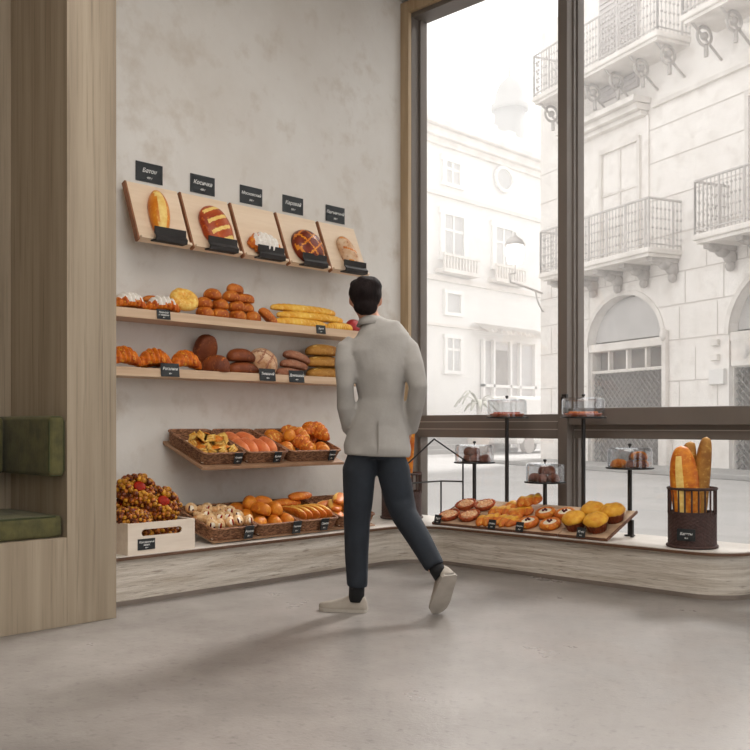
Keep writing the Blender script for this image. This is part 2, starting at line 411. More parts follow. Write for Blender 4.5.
def b_puff():    # square of puff pastry folded over a filling, layered open sides
    bm = bmesh.new()
    for j in range(3):
        k = 1-0.09*j; z = 0.012*j
        ring0 = []; ring1 = []
        for i in range(12):
            a = 2*PI*i/12; rr = 0.074*k*(1+0.32*math.cos(3*a))
            ring0.append(Vector((rr*math.cos(a), rr*math.sin(a)*0.8, z+0.012*math.cos(3*a)+0.012)))
            ring1.append(Vector((rr*0.95*math.cos(a), rr*0.95*math.sin(a)*0.8, z+0.011+0.012*math.cos(3*a)+0.012)))
        loft(bm, [ring0, ring1])
    ball(bm, (0, 0, 0.042), (0.040, 0.03, 0.016), 12, 1)
    return bm
proto('folded_pastry', b_puff(), ['puff', 'gold'])
def b_nut(seed=0):
    bm = bmesh.new(); r_ = random.Random(seed)
    lathe(bm, [(0.005, 0.02), (0.08, 0.0), (0.11, 0.02), (0.10, 0.055), (0.04, 0.07), (0.005, 0.07)], 24)
    n = 0
    for ring, cnt, z in ((0.048, 11, 0.077), (0.066, 14, 0.077), (0.084, 17, 0.07), (0.100, 21, 0.056), (0.111, 24, 0.038), (0.110, 22, 0.018), (0.10, 18, 0.004)):
        for k in range(cnt):
            a = 2*PI*(k+r_.random()*0.5)/cnt; s = 0.0125*(0.6+r_.random()*1.1)
            ball(bm, (ring*math.cos(a), ring*math.sin(a), z+r_.uniform(-.006, .008)), (s, s, s), 7, 1 if r_.random() < 0.45 else 0)
    return bm
proto('nut_wreath', b_nut(1), ['nutty', 'nutty_light'], False)
def b_jam():
    bm = bmesh.new(); ball(bm, (0, 0, 0.082), (0.036, 0.036, 0.013), 14); return bm
JAM = mesh_of('jam', b_jam(), ['berry'], True)
def b_cone():
    bm = bmesh.new()
    rings = []
    for i in range(9):
        t = i/8; r = 0.010+0.024*t+0.003*math.sin(t*22)
        rings.append([Vector((t*0.10-0.05, r*math.cos(2*PI*k/14), r*math.sin(2*PI*k/14)+0.034)) for k in range(14)])
    loft(bm, rings); return bm
proto('cream_horn', b_cone(), ['horn'])
bm_ = bmesh.new(); ball(bm_, (0.044, 0, 0.034), (0.009, 0.022, 0.022), 12); CREAM = mesh_of('cream', bm_, ['cream'], True)
bm_ = bmesh.new(); ball(bm_, (0.046, 0.010, 0.032), (0.012, 0.007, 0.021), 10); ball(bm_, (0.040, -0.014, 0.046), (0.012, 0.010, 0.008), 8); BERRY = mesh_of('berry', bm_, ['berry'], True)
bm_ = bmesh.new(); ball(bm_, (0.046, -0.010, 0.03), (0.012, 0.006, 0.02), 10); ball(bm_, (0.042, 0.012, 0.022), (0.012, 0.009, 0.008), 8); DBERRY = mesh_of('berry', bm_, ['darkberry'], True)
def b_tart():
    bm = bmesh.new()
    lathe(bm, [(0.004, 0.0), (0.05, 0.0), (0.066, 0.026), (0.062, 0.03), (0.055, 0.024), (0.004, 0.022)], 60, 0, flute=0.045, nfl=15, z_fl=(0.001, 0.035))
    return bm
proto('berry_tart', b_tart(), ['tart'])
def b_tartfill():
    bm = bmesh.new(); r_ = random.Random(3)
    lathe(bm, [(0.054, 0.022), (0.04, 0.031), (0.002, 0.034)], 24, cap=True)
    for k in range(26):
        a = r_.random()*6.28; q = 0.045*r_.random()**0.5
        ball(bm, (q*math.cos(a), q*math.sin(a), 0.031), 0.007, 6, 0)
    return bm
TARTFILL = mesh_of('filling', b_tartfill(), ['tart_fill'], True)
def b_cheese():
    bm = bmesh.new()
    lathe(bm, [(0.004, 0.0), (0.055, 0.0), (0.068, 0.016), (0.062, 0.034), (0.048, 0.04), (0.038, 0.03), (0.004, 0.03)], 32, cap=True)
    return bm
proto('cheese_bun', b_cheese(), ['danish'])
bm_ = bmesh.new(); lathe(bm_, [(0.045, 0.03), (0.036, 0.036), (0.002, 0.038)], 24, cap=True); CHEESE = mesh_of('cheese_filling', bm_, ['cream'], True)
bm_ = bmesh.new()
for a_ in (0, 2.1, 4.2): ball(bm_, (0.011*math.cos(a_), 0.011*math.sin(a_), 0.04), 0.009, 8)
CBERRY = mesh_of('berry_topping', bm_, ['darkberry'], True)
def b_muffin():
    bm = bmesh.new()
    lathe(bm, [(0.004, 0.0), (0.048, 0.0), (0.066, 0.045), (0.068, 0.052), (0.004, 0.052)], 64, 0, cap=True, flute=0.04, nfl=16, z_fl=(0.0, 0.05))
    return bm
proto('muffin', b_muffin(), ['muffin_case'])
def b_mtop():
    bm = bmesh.new()
    R_ = lathe(bm, [(0.068, 0.046), (0.0745, 0.054), (0.066, 0.07), (0.045, 0.082), (0.02, 0.088), (0.002, 0.089)], 40, cap=True, flute=0.02, nfl=8)
    for v in bm.verts: v.co.z += 0.006*fbm(v.co, 40, 2)
    return bm
MTOP = mesh_of('muffin_top', b_mtop(), ['muffin'], True)

def put(name, mesh_key, mtx, label, cat, group=None, parts=()):
    o = obj(name, BREAD[mesh_key], None, mtx=mtx)
    tag(o, label, cat, group)
    for pn, pm in parts: obj(pn, pm, None, o)
    return o

# ================================================================== THE ROOM
XW, YW, ZC = -5.23, 5.70, 4.52      # left wall, inner face of window wall, ceiling
RX, RY = 3.6, -3.2
def sbox(name, mats, *a, bev=0):
    bm = bmesh.new(); box(bm, *a, bev=bev); return struct(obj(name, bm, mats))
sbox('floor', 'floor', XW, RX, RY, 5.92, -0.12, 0.0)
sbox('ceiling', 'ceil', XW-0.2, RX+0.2, RY-0.2, 5.92, ZC, ZC+0.2)
sbox('wall_left', 'plaster', XW-0.2, XW, RY-0.2, 5.92, -0.12, ZC)
sbox('wall_back', 'plaster', XW, RX+0.2, RY-0.2, RY, -0.12, ZC)
# right wall with a wide glazed opening
bm = bmesh.new()
box(bm, RX, RX+0.2, RY, 5.92, -0.12, 0.3); box(bm, RX, RX+0.2, RY, 5.92, 4.2, ZC)
box(bm, RX, RX+0.2, RY, -2.6, 0.3, 4.2); box(bm, RX, RX+0.2, 5.3, 5.92, 0.3, 4.2)
struct(obj('wall_right', bm, 'plaster'))
w2 = struct(bpy.data.objects.new('window_2', None)); COL.objects.link(w2)
bm = bmesh.new()
for y in (-2.6, -0.66, 1.3, 3.26, 5.22): box(bm, RX+0.02, RX+0.12, y, y+0.08, 0.3, 4.2)
for z in (0.3, 4.12): box(bm, RX+0.02, RX+0.12, -2.6, 5.3, z, z+0.08)
obj('window_frame', bm, 'metal', w2)
bm = bmesh.new(); box(bm, RX+0.06, RX+0.07, -2.6, 5.3, 0.36, 4.14); obj('glass', bm, 'glass', w2)

# street window: deep metal frame, opening mullions, transom
win = struct(bpy.data.objects.new('window_1', None)); COL.objects.link(win)
GZ = 5.86
X_J = -5.14; Z_T = 4.37
mulls = [(-3.711, -3.633), (-2.20, -2.122), (-0.69, -0.612), (0.82, 0.898), (2.33, 2.408)]
bm = bmesh.new()
box(bm, X_J-0.09, X_J, YW+0.02, YW+0.2, -0.1, ZC, bev=0.003)
box(bm, X_J, RX, YW+0.02, YW+0.2, Z_T, ZC, bev=0.003)
box(bm, X_J, RX, YW+0.02, YW+0.2, -0.1, 0.2, bev=0.003)
box(bm, RX-0.05, RX, YW+0.02, YW+0.2, 0.2, Z_T)
obj('frame', bm, 'metal', win)
for a, b in mulls:
    bm = bmesh.new(); box(bm, a, b, YW, YW+0.2, 0.15, Z_T+0.02, bev=0.004)
    box(bm, a-0.012, b+0.012, YW+0.07, YW+0.1, 0.2, Z_T)
    obj('mullion', bm, 'metal', win)
edges = [X_J]+[v for m_ in mulls for v in m_]+[RX-0.05]
for i in range(0, len(edges)-1, 2):
    a, b = edges[i], edges[i+1]
    first = i == 0
    ztop = 1.08 if first else 1.12
    bm = bmesh.new()
    if first: box(bm, a, b, GZ-0.08, GZ+0.04, 0.90, ztop, bev=0.004)
    else:
        box(bm, a, b, GZ-0.14, GZ+0.04, 1.0, ztop, bev=0.006); box(bm, a, b, GZ-0.08, GZ+0.04, 0.905, 1.0, bev=0.003)
    obj('transom', bm, 'metal', win)
    bm = bmesh.new()
    for z in ((0.965, 1.023) if first else (0.962,)): box(bm, a+0.01, b-0.01, GZ-0.086, GZ-0.078, z, z+0.006)
    obj('glazing_bead', bm, 'metal_hi', win, label='thin pale glazing bead')
    bm = bmesh.new()
    box(bm, a, a+0.03, GZ-0.06, GZ+0.03, 0.2, 0.905); box(bm, b-0.03, b, GZ-0.06, GZ+0.03, 0.2, 0.905)
    box(bm, a, a+0.022, GZ-0.05, GZ+0.03, ztop, Z_T); box(bm, b-0.022, b, GZ-0.05, GZ+0.03, ztop, Z_T)
    obj('sash', bm, 'metal', win)
    bm = bmesh.new(); box(bm, a, b, GZ, GZ+0.008, 0.2, Z_T); obj('glass', bm, 'glass', win)
bm = bmesh.new(); box(bm, -3.66, -3.62, YW-0.03, YW, 1.08, 1.22, bev=0.004); box(bm, -3.655, -3.63, YW-0.05, YW-0.03, 1.12, 1.2, bev=0.004)
obj('window_handle', bm, 'black', win)
# wooden trim round the opening
bm = bmesh.new()
box(bm, XW+0.001, X_J, YW-0.02, YW+0.02, 0.0, ZC-0.02, bev=0.004); box(bm, X_J, RX, YW-0.02, YW+0.02, 4.405, ZC-0.02, bev=0.004)
struct(obj('trim_1', bm, 'oak_trim'))

# ------------------------------------------------------------------ street outside
sbox('street', 'street', -90, 60, 5.92, 120, -0.3, -0.05)
bm = bmesh.new()
box(bm, -5, 14, -1.7, 0, -0.05, 0.06, bev=0.02)
o = struct(obj('kerb', bm, 'kerb', mtx=TR(-10.6, 20.4, 0, rz=math.atan2(-0.354, 0.935))))

def arch_pts(uc, w, zs, zt, n=18):
    return [(uc+w/2*math.cos(PI*k/n), zs+(zt-zs)*math.sin(PI*k/n)) for k in range(n+1)]
# right building, local: x along the facade, -y towards us
rb = thing('corner_building', 'pale limestone corner building with iron balconies and arched shop doors across the street', 'building',
           TR(-10.6, 20.4, 0, rz=math.atan2(-0.354, 0.935)))
ARCH = [(-1.12, 2.75, 3.04, 4.22), (3.95, 3.3, 2.95, 4.35), (9.0, 3.0, 2.95, 4.3)]
def facade_wall(x0, x1, z1, arches, rects, depth=0.5):
    """front skin with openings, made of columns and infill so that the openings are real holes"""
    bm = bmesh.new()
    cuts = sorted(set([x0, x1]+[v for (uc, w, zs, zt) in arches for v in (uc-w/2, uc+w/2)]))
    for a, b in zip(cuts[:-1], cuts[1:]):
        hit = [q for q in arches if abs(q[0]-(a+b)/2) < q[1]/2]
        if not hit: box(bm, a, b, 0, depth, -0.1, z1)
        else:
            uc, w, zs, zt = hit[0]
            P_ = arch_pts(uc, w, zs, zt)
            for (xa, za), (xb, zb) in zip(P_[:-1], P_[1:]):
                vs0 = [bm.verts.new((x, y, z)) for y in (0, depth) for x, z in ((xa, za), (xb, zb), (xb, z1), (xa, z1))]
                for idx in ((0, 3, 2, 1), (4, 5, 6, 7), (0, 1, 5, 4), (2, 3, 7, 6)):
                    bm.faces.new([vs0[i] for i in idx])
    bmesh.ops.recalc_face_normals(bm, faces=bm.faces)
    return bm
obj('wall', facade_wall(-4.6, 13, 8.75, ARCH, []), 'stone', rb)
bm = bmesh.new(); box(bm, -4.6, 13, 0.55, 6, -0.1, 12.2); box(bm, -4.6, 13, 0.0, 0.55, 8.75, 12.2); obj('upper_storey', bm, 'stone', rb)
bm = bmesh.new()     # carved joints between the stone courses
for i, z in enumerate((1.25, 2.0, 2.95, 3.75, 4.5, 5.4, 6.3, 7.2, 8.0)):
    for a, b in ((-4.6, -2.55), (0.32, 2.25), (5.65, 7.45)) if z < 3.1 else ((-4.6, 13),) if z > 4.4 else ((-4.6, -2.2), (0.0, 2.6), (5.3, 7.8)):
        box(bm, a, b, -0.012, 0.0, z, z+0.025)
        k = a+0.5+(i % 2)*0.5
        while k < b-0.2:
            if z < 4.6: box(bm, k, k+0.02, -0.010, 0.0, z+0.03, z+0.75)
            k += 1.15
obj('stone_joints', bm, 'joint', rb)
bm = bmesh.new()
box(bm, -3.2, -0.1, -0.55, 0, 8.66, 8.80, bev=0.02); box(bm, -3.2, -0.15, -0.4, 0, 8.50, 8.66, bev=0.02); box(bm, -3.2, -0.2, -0.25, 0, 8.38, 8.5, bev=0.02)
box(bm, 0.0, 13, -0.1, 0, 8.5, 8.6)
obj('cornice', bm, 'cornice', rb)
bm = bmesh.new(); box(bm, -3.0, -0.15, -0.06, 0.0, 5.0, 8.4, bev=0.01); obj('pilaster_panel', bm, 'stone', rb)
for (uc, w, zs, zt) in ARCH:
    d = obj('shop_door', facade_wall(uc-w/2, uc+w/2, 0.5, [], []), 'darkopen', rb) if False else None
    bm = bmesh.new(); box(bm, uc-w/2+0.02, uc+w/2-0.02, 0.42, 0.5, -0.1, zt); d = obj('shop_door', bm, 'darkopen', rb)
    bm = bmesh.new()
    loft(bm, [[Vector((x, 0.25, z)) for x, z in arch_pts(uc, w-0.04, zs+0.1, zt-0.03)], [Vector((x, 0.3, z)) for x, z in arch_pts(uc, w-0.04, zs+0.1, zt-0.03)]])
    obj('lunette', bm, 'pane', d)
    bm = bmesh.new(); box(bm, uc-w/2, uc+w/2, 0.02, 0.3, zs-0.16, zs+0.04, bev=0.02); box(bm, uc-w/2, uc+w/2, 0.12, 0.3, zs-0.72, zs-0.64, bev=0.02)
    for k in range(5): box(bm, uc-w/2+w*k/4-0.03, uc-w/2+w*k/4+0.03, 0.12, 0.25, -0.1 if k in (0, 4) else zs-0.7, zs-0.1)
    obj('door_frame', bm, 'cornice', d)
    bm = bmesh.new(); nn = int(w/0.17); hh = 2.2; zt0 = zs-0.7     # diamond grille
    for k in range(-14, nn+1):
        for sgn in (1, -1):
            x0 = uc-w/2+k*0.17 if sgn > 0 else uc+w/2-k*0.17
            pts = []
            za, zb = 0.0, zt0
            xa, xb = x0, x0+sgn*(zt0)
            lo_, hi_ = uc-w/2+0.02, uc+w/2-0.02
            def clipx(t): return x0+sgn*t
            ts = [0, zt0]
            t0 = max(0, (lo_-x0)/sgn if sgn > 0 else (x0-hi_)); t1 = min(zt0, (hi_-x0) if sgn > 0 else (x0-lo_))
            if t1 > t0+0.05: cyl(bm, (clipx(t0), 0.2+0.01*sgn, t0), (clipx(t1), 0.2+0.01*sgn, t1), 0.016, 4)
    obj('grille', bm, 'grille', d)
    bm = bmesh.new()
    for k in range(19):
        pass
    P1 = arch_pts(uc, w, zs, zt); P2 = arch_pts(uc, w+0.24, zs, zt+0.12)
    for k in range(18):
        q = [P1[k], P1[k+1], P2[k+1], P2[k]]
        f0 = [bm.verts.new((x, -0.03, z)) for x, z in q]; f1 = [bm.verts.new((x, 0.02, z)) for x, z in q]
        bm.faces.new(f0); bm.faces.new(f1[::-1])
        for i in range(4): bm.faces.new((f0[i], f1[i], f1[(i+1) % 4], f0[(i+1) % 4]))
    bmesh.ops.recalc_face_normals(bm, faces=bm.faces)
    obj('arch_moulding', bm, 'cornice', d)
def tall_window(u0, u1, z0, z1, glassm, framem, parent, yy=-0.09):
    bm = bmesh.new(); t = 0.06
    box(bm, u0-0.1, u0, yy-0.04, 0, z0, z1); box(bm, u1, u1+0.1, yy-0.04, 0, z0, z1); box(bm, u0-0.1, u1+0.1, yy-0.05, 0, z1, z1+0.12)
    box(bm, (u0+u1)/2-t/2, (u0+u1)/2+t/2, yy, 0, z0, z1); box(bm, u0, u1, yy, 0, z0+(z1-z0)*0.62, z0+(z1-z0)*0.62+t)
    w_ = obj('balcony_window', bm, framem, parent)
    bm = bmesh.new(); box(bm, u0, u1, yy+0.05, -0.005, z0, z1); obj('pane', bm, glassm, w_)
tall_window(-1.8, -0.48, 5.0, 7.85, 'pane', 'cornice', rb)
tall_window(2.9, 4.2, 5.0, 7.85, 'pane', 'cornice', rb, -0.04)
tall_window(7.6, 8.9, 5.0, 7.85, 'pane', 'cornice', rb, -0.04)
bm = bmesh.new()
for k in range(2):
    a = -1.95+k*0.75; box(bm, a, a+0.7, -0.08, 0, 9.2, 12.1)
    for j in range(22): box(bm, a+0.06, a+0.64, -0.11, -0.08, 9.3+j*0.125, 9.36+j*0.125)
obj('shutter', bm, 'shutter', rb)
def balcony(u0, u1, z, zr, dep, scroll=False):
    bm = bmesh.new(); box(bm, u0, u1, -dep, 0, z-0.13, z, bev=0.03); box(bm, u0+0.06, u1-0.06, -dep+0.06, 0, z-0.2, z-0.13)
    b = obj('balcony', bm, 'cornice', rb)
    bm = bmesh.new()
    def run(p, q):
        p, q = Vector(p), Vector(q); Ld = (q-p).length; n = max(3, int(Ld/0.11))
        cyl(bm, p+Vector((0, 0, zr-z)), q+Vector((0, 0, zr-z)), 0.03, 6); cyl(bm, p+Vector((0, 0, 0.08)), q+Vector((0, 0, 0.08)), 0.02, 5)
        for k in range(n+1):
            c = p.lerp(q, k/n); big = k % 6 == 0
            cyl(bm, c, c+Vector((0, 0, zr-z)), 0.028 if big else 0.011, 5)
            if not big:
                for m_ in range(4):
                    zc = (zr-z)*(0.2+0.2*m_)
                    bmesh.ops.create_icosphere(bm, subdivisions=1, radius=0.035, matrix=Matrix.Translation(c+Vector((0, 0, zc))))
    run((u0+0.04, -dep+0.05, z), (u1-0.04, -dep+0.05, z)); run((u1-0.04, -dep+0.05, z), (u1-0.04, 0, z)); run((u0+0.04, -dep+0.05, z), (u0+0.04, 0, z))
    obj('railing', bm, 'iron', b)
    n = max(2, int((u1-u0)/0.85))
    for k in range(n+1):
        c = u0+0.2+(u1-u0-0.4)*k/n
        bm = bmesh.new()
        if not scroll:
            for (yy, zz, ry, rz_) in ((-0.12, -0.42, 0.2, 0.16), (-0.34, -0.34, 0.2, 0.12), (-0.58, -0.27, 0.18, 0.1), (-0.12, -0.62, 0.1, 0.12)):
                ball(bm, (c, yy*dep, z+zz), (0.11, ry*dep, rz_), 8)
            box(bm, c-0.09, c+0.09, -dep*0.8, 0, z-0.3, z-0.13, bev=0.02)
        else:
            for a in range(16):
                a0, a1 = 2*PI*a/16, 2*PI*(a+1)/16
                cyl(bm, (c, -dep*0.5+0.2*math.cos(a0), z-0.42+0.2*math.sin(a0)), (c, -dep*0.5+0.2*math.cos(a1), z-0.42+0.2*math.sin(a1)), 0.035, 5)
            ball(bm, (c, -dep*0.5, z-0.42), 0.09, 8); cyl(bm, (c, -dep*0.9, z-0.15), (c, 0, z-0.85), 0.03, 5); cyl(bm, (c, -dep*0.45, z-0.62), (c, -dep*0.45, z-0.85), 0.05, 6)
        obj('bracket', bm, 'iron_dark', b)
balcony(-3.3, 0.92, 5.0, 6.1, 1.0)
balcony(2.25, 5.3, 5.0, 6.12, 1.0)
balcony(6.6, 9.9, 5.0, 6.12, 1.0)
balcony(-3.6, 1.2, 9.75, 10.85, 1.0, True)
balcony(1.9, 6.4, 9.75, 10.85, 1.0, True)
for i, (uu, zz, w_, h_) in enumerate(((1.82, 1.88, 0.42, 0.34), (1.86, 2.4, 0.2, 0.14), (1.86, 2.72, 0.2, 0.14))):
    bm = bmesh.new(); box(bm, uu, uu+w_, -0.1, 0, zz, zz+h_, bev=0.015); obj('meter_box', bm, 'cornice' if i else 'stone_far', rb)
bm = bmesh.new(); box(bm, 0.36, 0.5, -0.12, 0, 1.2, 3.2, bev=0.02); ball(bm, (0.43, -0.12, 3.1), (0.09, 0.09, 0.16), 8); box(bm, 0.34, 0.62, -0.2, 0, -0.1, 1.25, bev=0.02); obj('door_post', bm, 'cornice', rb)
# shop name letters over the second door (partly seen)
bm = bmesh.new(); box(bm, 2.35, 5.5, 0.0, 0.11, 2.25, 2.8, bev=0.02); sg = obj('sign_board', bm, 'cornice', rb)
tm = text_mesh('M', 0.42); tm.materials.clear(); tm.materials.append(M['iron'])
obj('lettering', tm, None, sg, mtx=TR(2.85, -0.004, 2.52, rx=PI/2))

# left building, far across the square; facade on x = -24 facing +x
lb = thing('palazzo_building', 'white stone palazzo far across the square with rows of windows and a long cornice', 'building', TR(-24, 0, 0))
bm = bmesh.new(); box(bm, -8, 0, 14, 36.5, -0.1, 13.0); obj('wall', bm, 'stone_far', lb)
bm = bmesh.new()
box(bm, -0.2, 0.55, 14, 36.5, 12.75, 13.0, bev=0.04); box(bm, -0.2, 0.35, 14, 36.5, 12.4, 12.75, bev=0.04); box(bm, -0.1, 0.15, 14, 36.5, 12.15, 12.4)
box(bm, -0.1, 0.12, 14, 36.5, 10.15, 10.3); box(bm, -0.1, 0.12, 14, 36.5, 6.75, 6.95); box(bm, -0.1, 0.1, 14, 36.5, 4.95, 5.05)
obj('cornice', bm, 'cornice', lb)
bm = bmesh.new(); box(bm, -8, -0.4, 14, 36.5, 13.0, 13.9); 
for k in range(16): box(bm, -7, -0.6, 15+k*1.35, 15.5+k*1.35, 13.9, 14.15)
obj('parapet', bm, 'stone_far', lb)
def far_window(y0, y1, z0, z1, cross=True, surround=0.25):
    bm = bmesh.new()
    for (a, b, c, d) in ((y0-surround, y0, z0, z1), (y1, y1+surround, z0, z1), (y0-surround*1.3, y1+surround*1.3, z1, z1+surround), (y0-surround*1.2, y1+surround*1.2, z0-0.14, z0)):
        box(bm, 0, 0.13, a, b, c, d)
    w_ = obj('window', bm, 'frame_far', lb)
    bm = bmesh.new(); box(bm, 0, 0.03, y0, y1, z0, z1); obj('pane', bm, 'pane_far', w_)
    if cross:
        bm = bmesh.new(); box(bm, 0.03, 0.075, (y0+y1)/2-0.05, (y0+y1)/2+0.05, z0, z1); box(bm, 0.03, 0.07, y0, y1, z0+(z1-z0)*0.62, z0+(z1-z0)*0.62+0.1); obj('sash', bm, 'frame_far', w_)
for y0 in (18.2, 21.6, 25.0, 28.6, 32.0):
    far_window(y0, y0+1.2, 7.75, 9.45)
    if y0 < 31: far_window(y0+0.1, y0+0.95, 10.75, 11.6)
    bm = bmesh.new(); box(bm, 0, 0.5, y0-0.5, y0+1.8, 7.05, 7.2)
    for k in range(12): box(bm, 0.4, 0.46, y0-0.45+k*0.19, y0-0.37+k*0.19, 7.2, 7.75)
    box(bm, 0.38, 0.5, y0-0.5, y0+1.8, 7.7, 7.8)
    obj('balustrade', bm, 'cornice', lb)
for y0 in (21.8, 25.2, 28.75):
    far_window(y0, y0+0.85, 5.55, 6.3, False, 0.15); far_window(y0, y0+0.85, 3.2, 4.5, True, 0.15)
bm = bmesh.new()
for k in range(20):
    a = 2*PI*k/20; b2 = 2*PI*(k+1)/20
    cyl(bm, (0.08, 32.6+0.62*math.cos(a), 11.6+0.5*math.sin(a)), (0.08, 32.6+0.62*math.cos(b2), 11.6+0.5*math.sin(b2)), 0.09, 5)
ov = obj('oval_window', bm, 'frame_far', lb)
bm = bmesh.new(); loft(bm, [[Vector((x, 32.6+0.6*math.cos(2*PI*k/20), 11.6+0.48*math.sin(2*PI*k/20))) for k in range(20)] for x in (0.0, 0.05)]); obj('pane', bm, 'pane_far', ov)
bm = bmesh.new(); box(bm, 0, 0.04, 31.0, 34.8, 0, 4.55); sh = obj('shopfront', bm, 'pane', lb)
bm = bmesh.new()
for y in (31.0, 31.7, 32.9, 33.6, 34.75): box(bm, 0.03, 0.2, y, y+0.12, 0, 4.6)
box(bm, 0.03, 0.2, 31, 34.87, 2.6, 2.72)
obj('shop_frame', bm, 'frame_far', sh)
bm = bmesh.new(); box(bm, 0.04, 0.08, 31.85, 32.85, 2.75, 4.2); obj('dark_pane', bm, 'darkopen', sh)
bm = bmesh.new()
pr = []
for k in range(29):
    y = 30.4+4.6*k/28; zz = 4.75+(0.10 if k % 2 else -0.04)
    pr.append((y, zz))
v0 = [bm.verts.new((0.1, y, 5.25)) for y, z in pr]; v1 = [bm.verts.new((0.95, y, z+0.12)) for y, z in pr]; v2 = [bm.verts.new((0.97, y, z)) for y, z in pr]
for k in range(28): bm.faces.new((v0[k], v0[k+1], v1[k+1], v1[k])); bm.faces.new((v1[k], v1[k+1], v2[k+1], v2[k]))
bmesh.ops.solidify(bm, geom=bm.faces[:], thickness=0.04)
obj('awning', bm, 'cornice', lb)
bm = bmesh.new()
for s_ in range(6): box(bm, 0, 0.4+0.35*(6-s_), 14, 30.2, 0.16*s_-0.05, 0.16*(s_+1)-0.05)
obj('entrance_steps', bm, 'kerb', lb)
# domed tower
tw = thing('bell_tower', 'pale round bell tower with a small dome rising behind the white palazzo roof', 'tower', TR(-31.9, 44.0, 0))
bm = bmesh.new(); lathe(bm, [(1.0, 0), (1.0, 15.2), (1.12, 15.3), (1.12, 15.6), (0.9, 15.7), (0.9, 19.2)], 24, cap=True); obj('shaft', bm, 'tower_stone', tw)
bm = bmesh.new(); lathe(bm, [(1.08, 19.2), (1.08, 19.5), (0.9, 19.6), (0.84, 20.1), (0.6, 20.7), (0.28, 21.0), (0.08, 21.2), (0.06, 21.7)], 24, cap=True); obj('dome', bm, 'tower_stone', tw)
for k in range(6):
    a = -PI/2+0.6*(k-2)
    bm = bmesh.new(); box(bm, -0.2, 0.2, -0.12, 0.12, 16.3, 18.6); obj('opening', bm, 'pane_far', tw, mtx=Matrix.Rotation(a-PI/2+PI, 4, 'Z') @ Matrix.Translation((0, 0.86, 0)))

# morning haze hanging in the street and square
hm = bpy.data.materials.new('street haze'); hm.use_nodes = True
hn = hm.node_tree.nodes; hn.remove(hn['Principled BSDF'])
hv = hn.new('ShaderNodeVolumeScatter'); hv.inputs['Density'].default_value = 0.0115; hv.inputs['Color'].default_value = (1, 1, 1, 1); hv.inputs['Anisotropy'].default_value = 0.2
hm.node_tree.links.new(hv.outputs[0], hn['Material Output'].inputs['Volume'])
M['haze'] = hm
bm = bmesh.new(); box(bm, -70, 45, 6.3, 75, -0.2, 26)
hz = obj('haze', bm, 'haze'); hz['kind'] = 'stuff'
# palm in its planter
pm = thing('potted_palm', 'small fan palm in a pale tapered planter in front of the white palazzo', 'potted palm', TR(-20.2, 26.0, -0.05, s=0.88))
bm = bmesh.new(); lathe(bm, [(0.3, 0), (0.55, 1.0), (0.62, 1.05), (0.5, 1.1), (0.1, 1.05)], 16, cap=True); obj('planter', bm, 'pot', pm)
bm = bmesh.new(); tube(bm, [(0, 0, 1.0), (0.03, 0, 1.5), (0, 0.02, 2.0)], [0.12, 0.09, 0.1], 8); obj('trunk', bm, 'iron', pm)
bm = bmesh.new()
for k in range(15):
    a = 2*PI*k/15; up = rnd.uniform(0.1, 0.7); Lf = rnd.uniform(0.8, 1.1)
    P_ = []
    for j in range(7):
        t = j/6; P_.append(Vector((math.cos(a)*Lf*t, math.sin(a)*Lf*t, 2.0+up*math.sin(t*PI*0.8)-0.35*t*t)))
    tube(bm, P_, [(0.10*math.sin(PI*min(1, 0.12+t/7*0.9)), 0.012) for t in range(7)], 6, side=(-math.sin(a), math.cos(a), 0))
obj('fronds', bm, 'palm', pm)
# delivery van body, white, parked by the shopfront
vn = thing('parked_van', 'white parked van beside the palm in front of the shopfront', 'van', TR(-20.6, 29.6, -0.05, rz=PI/2))
bm = bmesh.new(); box(bm, -1.9, 1.5, -0.85, 0.85, 0.35, 2.1, bev=0.12); box(bm, 1.3, 2.2, -0.85, 0.85, 0.35, 1.3, bev=0.12); obj('van_body', bm, 'stone_far', vn)
for x in (-1.2, 1.3):
    for y in (-0.8, 0.8):
        bm = bmesh.new(); cyl(bm, (x, y-0.1, 0.33), (x, y+0.1, 0.33), 0.33, 16); obj('wheel', bm, 'iron_dark', vn)
bm = bmesh.new(); box(bm, 0.55, 1.45, -0.87, -0.84, 1.3, 1.85, bev=0.01); obj('side_window', bm, 'pane_far', vn)
# street lantern on a bracket fixed to the corner building
sl = thing('street_lantern', 'lit white globe lantern on a curled iron bracket at the corner building', 'street lamp', TR(-14.62, 20.4, 0))
bm = bmesh.new()
tube(bm, [(-0.25, 2.1, 4.66), (-0.2, 1.4, 4.72), (-0.05, 0.6, 4.75), (0, -0.2, 4.8), (0, -0.25, 5.0), (0, 0.0, 5.05), (0, 0.0, 5.3)], 0.03, 6)
tube(bm, [(-0.25, 2.05, 4.1), (-0.15, 1.5, 4.2), (-0.1, 1.2, 4.45), (-0.1, 1.1, 4.72)], 0.025, 6)
obj('bracket_arm', bm, 'iron', sl)
bm = bmesh.new(); lathe(bm, [(0.02, 5.3), (0.2, 5.32), (0.26, 5.65), (0.22, 5.8), (0.05, 5.85)], 16, cap=True); obj('globe', bm, 'globe', sl, smooth=True)
bm = bmesh.new(); lathe(bm, [(0.28, 5.8), (0.2, 5.95), (0.05, 6.05), (0.03, 6.15)], 16, cap=True); obj('cap', bm, 'iron', sl)

